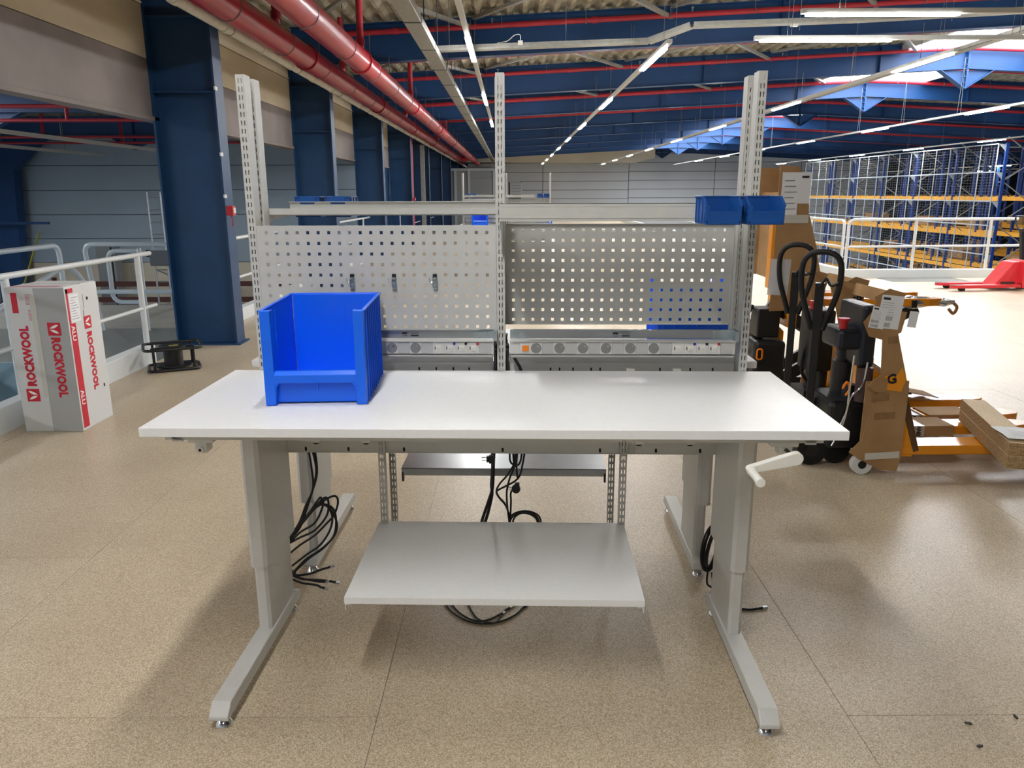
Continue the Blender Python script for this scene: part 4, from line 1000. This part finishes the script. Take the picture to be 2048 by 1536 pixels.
MB().box(-.19, .19, -.015, .015, .19, .205).cyl((0, 0, .20), (0, 0, .222), .12, 20).build('cross_bar', 'black_paint', rl)
MB().box(-.03, .05, -.05, -.02, .222, .226).build('sticker', 'yellow_strap', rl)

# ================================================================== SCAFFOLD TOWER, lower level
sf = thing('scaffold_tower', 'aluminium scaffold ladder frame on castors beyond the railings', 'scaffold', (-8.13, 18.0, -1.3))
for s in (-1, 1):
    MB().cyl((s * .15, 0, .15), (s * .15, 0, 2.95), .022, 8).build('pole', 'aluminium', sf, smooth=60)
    MB().cyl((s * .15, -.02, .07), (s * .15, .02, .07), .07, 14).build('castor', 'black_rubber', sf, smooth=40)
for k in range(10): MB().cyl((-.15, 0, .38 + k * .27), (.15, 0, .38 + k * .27), .016, 6).build('rung', 'aluminium', sf)
MB().cyl((.15, 0, 2.35), (.95, .1, 2.0), .018, 6).cyl((-.15, 0, 1.2), (.95, .1, .7), .018, 6).cyl((-.15, 0, .3), (1.0, .1, .9), .018, 6).cyl((.15, 0, 1.95), (.95, .1, 1.95), .02, 6).build('diagonal_brace', 'aluminium', sf)
tb = tag(MB().box(-8.32, -7.62, 17.84, 17.96, .0, .34).box(-8.40, -8.30, 17.84, 17.92, .2, .36, 1).build('tool_box', ['grey_tool_box', 'black_rubber'], bev=.02), 'grey box hanging on the scaffold ladder behind the loop gate', 'box')
ys = thing('strap_pair', 'two yellow straps crossing in front of the dark blue hall column', 'strap', (-12.3, 18.9, 0))
MB().bar((-.6, 0, .5), (.1, 0, -1.2), .06, .02).bar((.9, 0, .7), (.05, 0, -1.2), .06, .02).build('strap', 'yellow_strap', ys)

# ================================================================== PALLET TRUCKS
def fork(w_=.165, L=1.15, t_=.055, z=.165, paint='orange_paint'):
    pts = [(0, -w_ / 2), (L - .12, -w_ / 2), (L - .03, -w_ / 3), (L, -.02), (L, .02), (L - .03, w_ / 3), (L - .12, w_ / 2), (0, w_ / 2)]
    return MB().prism(pts, 'z', z - t_, z)
def truck(label, paint, x, y, rz, lift=False, handle=True, wrap=True, group=None):
    t = thing('pallet_truck', label, 'pallet truck', (x, y, 0), rz, group)
    zf = .82 if lift else .165
    for s in (-1, 1):
        f = fork(z=zf).build('fork', paint, t, loc=(0, s * .19, 0), bev=.006)
        if not lift:
            MB().cyl((.98, -.05, .04), (.98, .05, .04), .04, 16).build('load_roller', 'black_rubber', f, smooth=40)
    MB().prism([(-.02, .06 if not lift else .6), (.05, .06 if not lift else .6), (.05, zf + .05), (-.02, zf + .35)], 'y', -.27, .27).build('fork_plate', paint, t, bev=.006)
    MB().prism([(-.05, .10), (.0, .10), (.0, .55), (-.05, .60)], 'y', -.15, .15).build('mast_plate', paint, t, bev=.004)
    u = MB(); u.cyl((-.17, 0, .2), (-.17, 0, .62), .06, 16); u.cyl((-.17, -.11, .22), (-.17, -.11, .5), .04, 12); u.box(-.28, -.06, -.12, .12, .16, .30); u.cyl((-.17, 0, .6), (-.17, 0, .72), .035, 12)
    u.build('pump_unit', 'black_plastic', t, smooth=40)
    for s in (-1, 1):
        MB().cyl((-.2, s * .07 - .025, .085), (-.2, s * .07 + .025, .085), .085, 22).build('steer_wheel', 'black_rubber', t, smooth=40)
        MB().cyl((-.13, s * .27 - .02, .06), (-.13, s * .27 + .02, .06), .06, 20).cyl((-.13, s * .27 - .022, .06), (-.13, s * .27 + .022, .06), .025, 12, mi=1).build('side_castor', ['nylon_white', 'black_rubber'], t, smooth=40)
    if lift:
        for s in (-1, 1):
            MB().bar((-.05, s * .16, .72), (.95, s * .16, .10), .04, .09).bar((-.05, s * .13, .14), (1.0, s * .13, .74), .04, .09).build('scissor_arm', 'black_paint', t)
            MB().box(-.05, 1.0, s * .2 - .03, s * .2 + .03, .05, .11).build('base_rail', 'black_paint', t)
    if handle:
        h = thing('handle', '', '', (0, 0, 0)); del h['label']; del h['category']
        h.parent = t; h.location = (-.20, 0, .74) if lift else (-.35, 0, .42); h.rotation_euler = (0, -.13, 1.15)
        MB().bar((0, 0, -.12), (-.0, 0, .48), .045, .028, up=(1, 0, 0)).build('shaft', 'black_paint', h, bev=.004)
        MB().tube(rounded([(0, -.03, .40), (0, -.11, .66), (0, -.10, .86), (0, .10, .86), (0, .11, .66), (0, .03, .40)], .10, 6), .017, 10).build('loop_grip', 'black_rubber', h, smooth=60)
        MB().bar((0, 0, .44), (0, 0, .68), .05, .03, up=(1, 0, 0)).tube(smoothpath([(-.02, 0, .66), (-.02, -.03, .71), (-.02, -.06, .67), (-.02, -.10, .69)]), .009, 6).build('lever', 'black_plastic', h, smooth=60)
    if wrap:
        # folded cardboard sheet round the pump end, open towards the handle
        z1 = 1.08
        def sheet(poly, ya, yb, nm='cardboard_wrap'):
            o = MB().prism(poly, 'y', ya, yb).build(nm, 'cardboard', t); return o
        near = [(-.16, .10), (-.02, .03), (.07, .02), (.085, .10), (.085, .52), (.07, .55), (.05, .62), (-.03, .88), (-.025, .96), (.0, 1.06), (-.09, 1.085), (-.17, 1.04), (-.13, .93), (-.10, .82), (-.085, .60), (-.10, .42), (-.14, .30), (-.15, .22), (-.22, .14)]
        sheet(near, -.300, -.293); sheet([(px_ + .01, pz_ * .98) for px_, pz_ in near], .293, .300)
        MB().prism([(-.16, -.293), (.085, -.293), (.085, .293), (.078, .293), (.078, -.286), (-.16, -.286)], 'z', .12, .56).build('cardboard_wrap', 'cardboard', t)
        MB().bar((-.02, 0, .98), (-.0, 0, 1.05), .58, .006, up=(1, 0, 0)).build('cardboard_wrap', 'cardboard', t)
    return t
# near truck
GT = 'orange pallet trucks half wrapped in cardboard'
tA = truck('orange pallet truck wrapped in cardboard, nearest of the three, under the chipboard', 'orange_paint', 2.16, 4.52, .02, group=GT)
tB = truck('orange pallet truck between the nearest one and the raised one', 'orange_paint', 2.24, 5.14, .03, group=GT)
# raised scissor truck behind
tC = truck('orange scissor-lift pallet truck with raised forks, furthest of the three', 'orange_paint', 2.12, 6.05, -.03, lift=True, handle=False, wrap=False, group=GT)
MB().prism([(-.17, .73), (.24, .75), (.20, .95), (.14, 1.2), (.08, 1.4), (.06, 1.45), (.05, 1.66), (-.04, 1.78), (-.17, 1.79)], 'y', -.30, -.293).prism([(-.17, .95), (.14, .95), (.0, 1.79), (-.17, 1.79)], 'y', .29, .297).box(-.12, -.113, -.29, .29, .95, 1.6).build('cardboard_wrap', 'cardboard', tC)
MB().prism([(-.19, .9), (-.12, .95), (-.10, 1.38), (-.19, 1.38)], 'y', -.29, -.20).build('mast', 'orange_paint', tC, bev=.004)
MB().box(-.2, .06, -.304, -.3005, 1.38, 1.44).build('tape', 'tape_clear', tC)
mb = MB(); mb.box(-.15, .055, -.303, -.300, 1.52, 1.74); mb.box(-.15, -.03, -.3045, -.303, 1.44, 1.60); mb.cur = 1; mb.box(-.01, .04, -.306, -.303, 1.70, 1.715)
for k in range(6): mb.box(-.13, -.04 - .01 * (k % 3), -.306, -.303, 1.48 + k * .04, 1.483 + k * .04)
mb.build('shipping_label', ['paper', 'print_black'], tC)
# battery pack and hydraulics of the raised truck
MB().box(-.26, -.02, -.3, -.05, .20, .50).build('battery_pack', 'black_plastic', tC, bev=.03)
MB().box(-.24, -.07, -.26, -.06, .52, .74).build('control_box', 'black_plastic', tC, bev=.012)
MB().tube(rounded([(-.24, -.306, .36), (-.20, -.306, .36), (-.20, -.306, .44), (-.24, -.306, .44)], .02, 4, closed=True), .007, 6, closed=True).build('pull_ring', 'orange_switch', tC)
MB().cyl((-.11, -.2, .74), (-.11, -.2, .93), .03, 12).build('ram', 'chrome', tC, smooth=40)
# foil-wrapped fork tip
fw = MB(); random.seed(3); n0 = 10
for k in range(7):
    pass
prof = [(.04, -.01), (.075, .02), (.07, .08), (.05, .13), (.055, .18), (.03, .22)]
fw.lathe([(r, z) for r, z in prof], 12); fw.xf(Matrix.Translation((.88, -.19, .785)) @ Matrix.Rotation(PI / 2, 4, 'Y') @ Matrix.Diagonal((.6, 1.2, 1.6, 1)))
fw.v = [(a + random.uniform(-.012, .012), b + random.uniform(-.012, .012), c + random.uniform(-.01, .01)) for a, b, c in fw.v]
fw.build('foil_wrap', 'silver_foil', tC)
MB().box(.89, .93, -.285, -.28, .755, .81).build('foil_print', 'print_black', tC)
MB().tube(smoothpath([(1.16, -.19, .80), (1.22, -.2, .79), (1.27, -.2, .75), (1.25, -.2, .70), (1.21, -.2, .735)]), .012, 6).build('torn_tape', 'cardboard', tC, smooth=60)
# polythene document pouch hanging on the raised truck
pg = tag(MB().box(0, .135, -.002, .002, 0, .24).build('document_pouch', 'poly_bag', loc=(1.705, 5.13, .935), rot=(0, .04, 0)), 'clear plastic pouch hanging on the black loop handle', 'pouch')
mb = MB(); mb.box(.015, .12, -.0005, .0005, .02, .20); mb.build('leaflet', 'paper', pg)
# details of the near trucks: labels, lettering, electric unit, cardboard on the forks
def label_sheet(t, x, z, w_, h_, y, rot, barcode=True):
    mb = MB(); mb.box(-w_ / 2, w_ / 2, 0, .001, -h_ / 2, h_ / 2); mb.cur = 1
    mb.box(-w_ * .42, -w_ * .1, -.0006, 0, h_ * .36, h_ * .43)
    mb.cur = 2
    for k in range(6): mb.box(-w_ * .42, w_ * (.1 + .05 * (k % 3)), -.0006, 0, h_ * (.27 - k * .07), h_ * (.28 - k * .07))
    mb.cur = 1
    if barcode:
        for r_ in (0, 1):
            x_ = -w_ * .4
            while x_ < w_ * .12: bw = random.choice((.002, .003, .004)); mb.box(x_, x_ + bw * .6, -.0006, 0, -h_ * (.26 + .2 * r_), -h_ * (.12 + .2 * r_)); x_ += bw + .002
    o = mb.build('shipping_label', ['paper', 'print_black', 'print_grey'], t, loc=(x, y, z), rot=(0, rot, 0)); return o
label_sheet(tA, -.075, .955, .125, .185, -.3015, .10)
label_sheet(tA, -.14, .925, .085, .12, -.3045, .16)
MB().box(-.06, -.01, -.3025, -.3015, .87, .96).build('shipping_label', 'paper', tA, rot=(0, .1, 0))
pt = MB().prism([(-.16, .98), (.02, .955), (.0, .84), (-.10, .80), (-.18, .82), (-.22, .90)], 'y', -.3013, -.3005).build('cardboard_flap', 'cardboard', tA)
MB().prism([(-.10, .52), (.04, .50), (.06, .57), (.03, .64), (.0, .585), (-.04, .60), (-.09, .575)], 'y', -.3025, -.3006).build('torn_window', 'orange_paint', tA)
text('G', .075, 'print_black', tA, frame((-.045, -.3035, .545), (1, 0, .2), (-.2, 0, 1)), bold=.003)
MB().prism([(-.12, .50), (-.05, .50), (-.045, .57), (-.085, .60), (-.13, .57), (-.155, .535)], 'y', -.308, -.3035).build('torn_flap', 'cardboard', tA)
for z_, x_, w_ in ((.36, -.02, .12), (.47, -.05, .1), (.12, -.02, .2), (.8, -.0, .06)):
    MB().box(x_ - w_ / 2, x_ + w_ / 2, -.3018, -.3004, z_ - .02, z_ + .02).build('tape', 'tape_clear' if z_ == .12 else 'cardboard_core', tA, rot=(0, -.05, 0))
MB().prism([(.08, .10), (.17, .10), (.16, .17), (.10, .40), (.08, .42)], 'y', -.27, -.262).build('side_gusset', 'orange_paint', tA, bev=.003)
MB().prism([(.09, .48), (.10, .46), (.20, .14), (.17, .13), (.10, .33)], 'y', -.276, -.270).build('cardboard_flap', 'cardboard_dark', tA)
# electric unit with red emergency button seen between table and cardboard
MB().box(-.30, -.13, -.20, .05, .72, .84).build('control_head', 'dark_unit', tA, bev=.025)
MB().cyl((-.26, -.15, .84), (-.26, -.15, .885), .022, 14).cyl((-.26, -.15, .885), (-.26, -.15, .90), .034, 14).build('stop_button', 'red_plastic', tA, smooth=40)
MB().box(-.18, -.09, -.22, .1, .62, .98).build('cover', 'dark_unit', tA, bev=.02)
MB().cyl((-.13, -.2, .42), (-.13, -.2, .62), .045, 14).build('reservoir', 'worn_dark', tA, smooth=40)
MB().tube(rounded([(-.22, -.24, .70), (-.23, -.24, .38), (-.26, -.24, .28), (-.30, -.24, .20)], .05), .006, 6).tube(rounded([(-.14, -.24, .66), (-.15, -.24, .52), (-.22, -.24, .46), (-.24, -.24, .30), (-.30, -.24, .16)], .05), .006, 6).build('hydraulic_line', 'chrome', tA, smooth=60)
MB().box(-.32, -.10, -.22, .15, .13, .42).build('motor_housing', 'black_plastic', tA, bev=.03)
MB().tube(smoothpath([(-.26, -.225, .50), (-.24, -.225, .54), (-.22, -.225, .50), (-.24, -.225, .46)]), .007, 6).build('pull_ring', 'orange_switch', tA)
MB().cyl((-.36, -.12, .09), (-.36, -.03, .09), .09, 22).cyl((-.36, -.125, .09), (-.36, -.12, .09), .04, 14, mi=1).build('drive_wheel', ['black_rubber', 'black_paint'], tA, smooth=40)
label_sheet(tB, -.11, .93, .12, .14, -.302, .12)
text('T-6', .075, 'print_black', tB, frame((-.15, -.304, .945), (1, 0, -.1), (.1, 0, 1)), bold=.002)
MB().cyl((-.28, -.15, .86), (-.28, -.15, .90), .02, 14).cyl((-.28, -.15, .90), (-.28, -.15, .915), .032, 14).build('stop_button', 'red_plastic', tB, smooth=40)
MB().box(-.30, -.14, -.2, .0, .45, .86).build('control_head', 'black_plastic', tB, bev=.02)
for tt in (tB, tC): MB().tube(smoothpath([(-.24, -.1, .75), (-.30, -.12, .6), (-.31, -.12, .45), (-.25, -.1, .36), (-.18, -.08, .32)]), .011, 8).build('hose', 'black_rubber', tt, smooth=60)
# cardboard sleeves on the forks
def sleeve(t, xa, xb, yc, mt='cardboard', tape=None):
    sl = MB(); sl.box(xa, xb, yc - .10, yc + .10, .168, .173); n = 14; pr1 = [(xa, .168)] + [(xa + (xb - xa) * k / n, .105 + random.uniform(-.006, .006)) for k in range(n + 1)] + [(xb, .168)]
    sl.prism(pr1, 'y', yc - .104, yc - .099); sl.prism(pr1, 'y', yc + .099, yc + .104); o = sl.build('cardboard_sleeve', mt, t)
    if tape:
        q = MB().box(tape, tape + .07, yc - .106, yc + .102, .1732, .1745).box(tape, tape + .07, yc - .1065, yc - .104, .108, .1745).build('tape', 'tape_clear', o)
        text('ENV', .034, 'print_black', o, frame((tape + .045, yc - .108, .112), (0, 0, 1), (-1, 0, 0)), bold=.0015)
    return o
sleeve(tA, .10, .62, .19, tape=.36); sleeve(tB, .12, .46, -.19, tape=.36); sleeve(tB, .50, .80, -.19); sleeve(tB, .06, .42, .19)
MB().prism([(.14, .19), (.20, .30), (.24, .30), (.56, .20), (.80, .175), (.55, .178)], 'y', .05, .056).prism([(.20, .30), (.235, .37), (.25, .36), (.26, .38), (.255, .31)], 'y', .048, .054).build('torn_cardboard', 'cardboard', tB)
MB().bar((.2, .17, .30), (.78, .19, .185), .20, .005).build('torn_cardboard', 'cardboard', tB)

# ================================================================== CHIPBOARD OFFCUTS
GC = 'thick chipboard offcuts across the forks'
for i, z_ in enumerate((.172, .242)):
    o = MB().box(0, .135, 0, .93, 0, .068).build('chipboard', 'particle_board', loc=(2.625 + .005 * i, 3.86 + .01 * i, z_), rot=(0, 0, -.275), bev=.0015)
    tag(o, ['lower thick chipboard offcut lying across the orange forks', 'upper thick chipboard offcut under the sheet of paper'][i], 'board', GC)
    MB().box(.001, .134, .001, .929, .068, .0695).build('face', 'particle_face', o)
pp = MB(); n = 6
pp.add([(u * .30 / n - .02, v * .24 / n, .012 * math.sin(v * .9) * (1 if u > 3 else .3) + (.01 if u == n else 0)) for v in range(n + 1) for u in range(n + 1)], [(v * (n + 1) + u, v * (n + 1) + u + 1, (v + 1) * (n + 1) + u + 1, (v + 1) * (n + 1) + u) for v in range(n) for u in range(n)])
pp = tag(pp.build('paper_sheet', 'paper', loc=(2.66, 3.90, .324), rot=(0, 0, -.2)), 'white paper sheet lying on the chipboard', 'paper')
md = pp.modifiers.new('s', 'SOLIDIFY'); md.thickness = .0006
mb = MB()
for k in range(7): mb.box(.02, .20 - .02 * (k % 3), .03 + k * .025, .032 + k * .025, .0125, .013)
mb.build('small_print', 'print_grey', pp)

# ================================================================== RED PALLET TRUCK
rt = thing('pallet_truck', 'worn red pallet truck standing near the white kerb', 'pallet truck', (8.45, 13.05, 0), PI + .08)
for s in (-1, 1):
    f = fork(w_=.16, L=1.18, t_=.05, z=.10).build('fork', 'truck_red', rt, loc=(0.02, s * .2, 0), bev=.004)
    MB().box(.95, 1.18, -.06, .06, .1001, .101).build('worn_tip', 'worn_dark', f)
    MB().cyl((.98, -.05, .035), (.98, .05, .035), .035, 12).build('load_roller', 'black_rubber', f, smooth=40)
MB().prism([(-.05, .05), (.42, .06), (.1, .46), (-.05, .48)], 'y', -.16, .16).box(-.08, .0, -.28, .28, .04, .12).prism([(-.09, .05), (.0, .05), (.0, .47), (-.03, .5), (-.09, .48)], 'y', -.10, .27).build('body', 'truck_red', rt, bev=.006)
MB().box(.05, .36, -.163, -.16, .09, .14).box(.05, .3, .16, .163, .09, .14).build('worn_patch', 'worn_dark', rt)
MB().cyl((-.17, 0, .2), (-.17, 0, .48), .05, 12).box(-.24, -.1, -.07, .07, .10, .22).build('pump_unit', 'black_plastic', rt, smooth=40)
for s in (-1, 1): MB().cyl((-.17, s * .06 - .02, .085), (-.17, s * .06 + .02, .085), .085, 16).build('steer_wheel', 'black_rubber', rt, smooth=40)
MB().bar((-.17, 0, .30), (-.05, 0, 1.0), .06, .04, up=(1, 0, 0)).tube(rounded([(-.05, -.03, .95), (-.03, -.14, 1.10), (-.02, -.14, 1.2), (-.02, .14, 1.2), (-.03, .14, 1.10), (-.05, .03, .95)], .05), .013, 8).build('handle', 'black_paint', rt, smooth=60)
# small stray bits on the floor
for i, (px, py) in enumerate(((1.38, 1.95), (1.58, 2.08), (1.42, 2.06))):
    tag(MB().prism([(.0, 0), (.014, .004), (.018, .010), (.006, .012), (-.004, .007)], 'z', 0, .003).build('debris', 'black_rubber', loc=(px, py, .001), rot=(0, 0, i * 1.3)), 'tiny dark scrap on the floor right of the right foot, %s' % ['leftmost', 'furthest right', 'between the two others'][i], 'scrap')
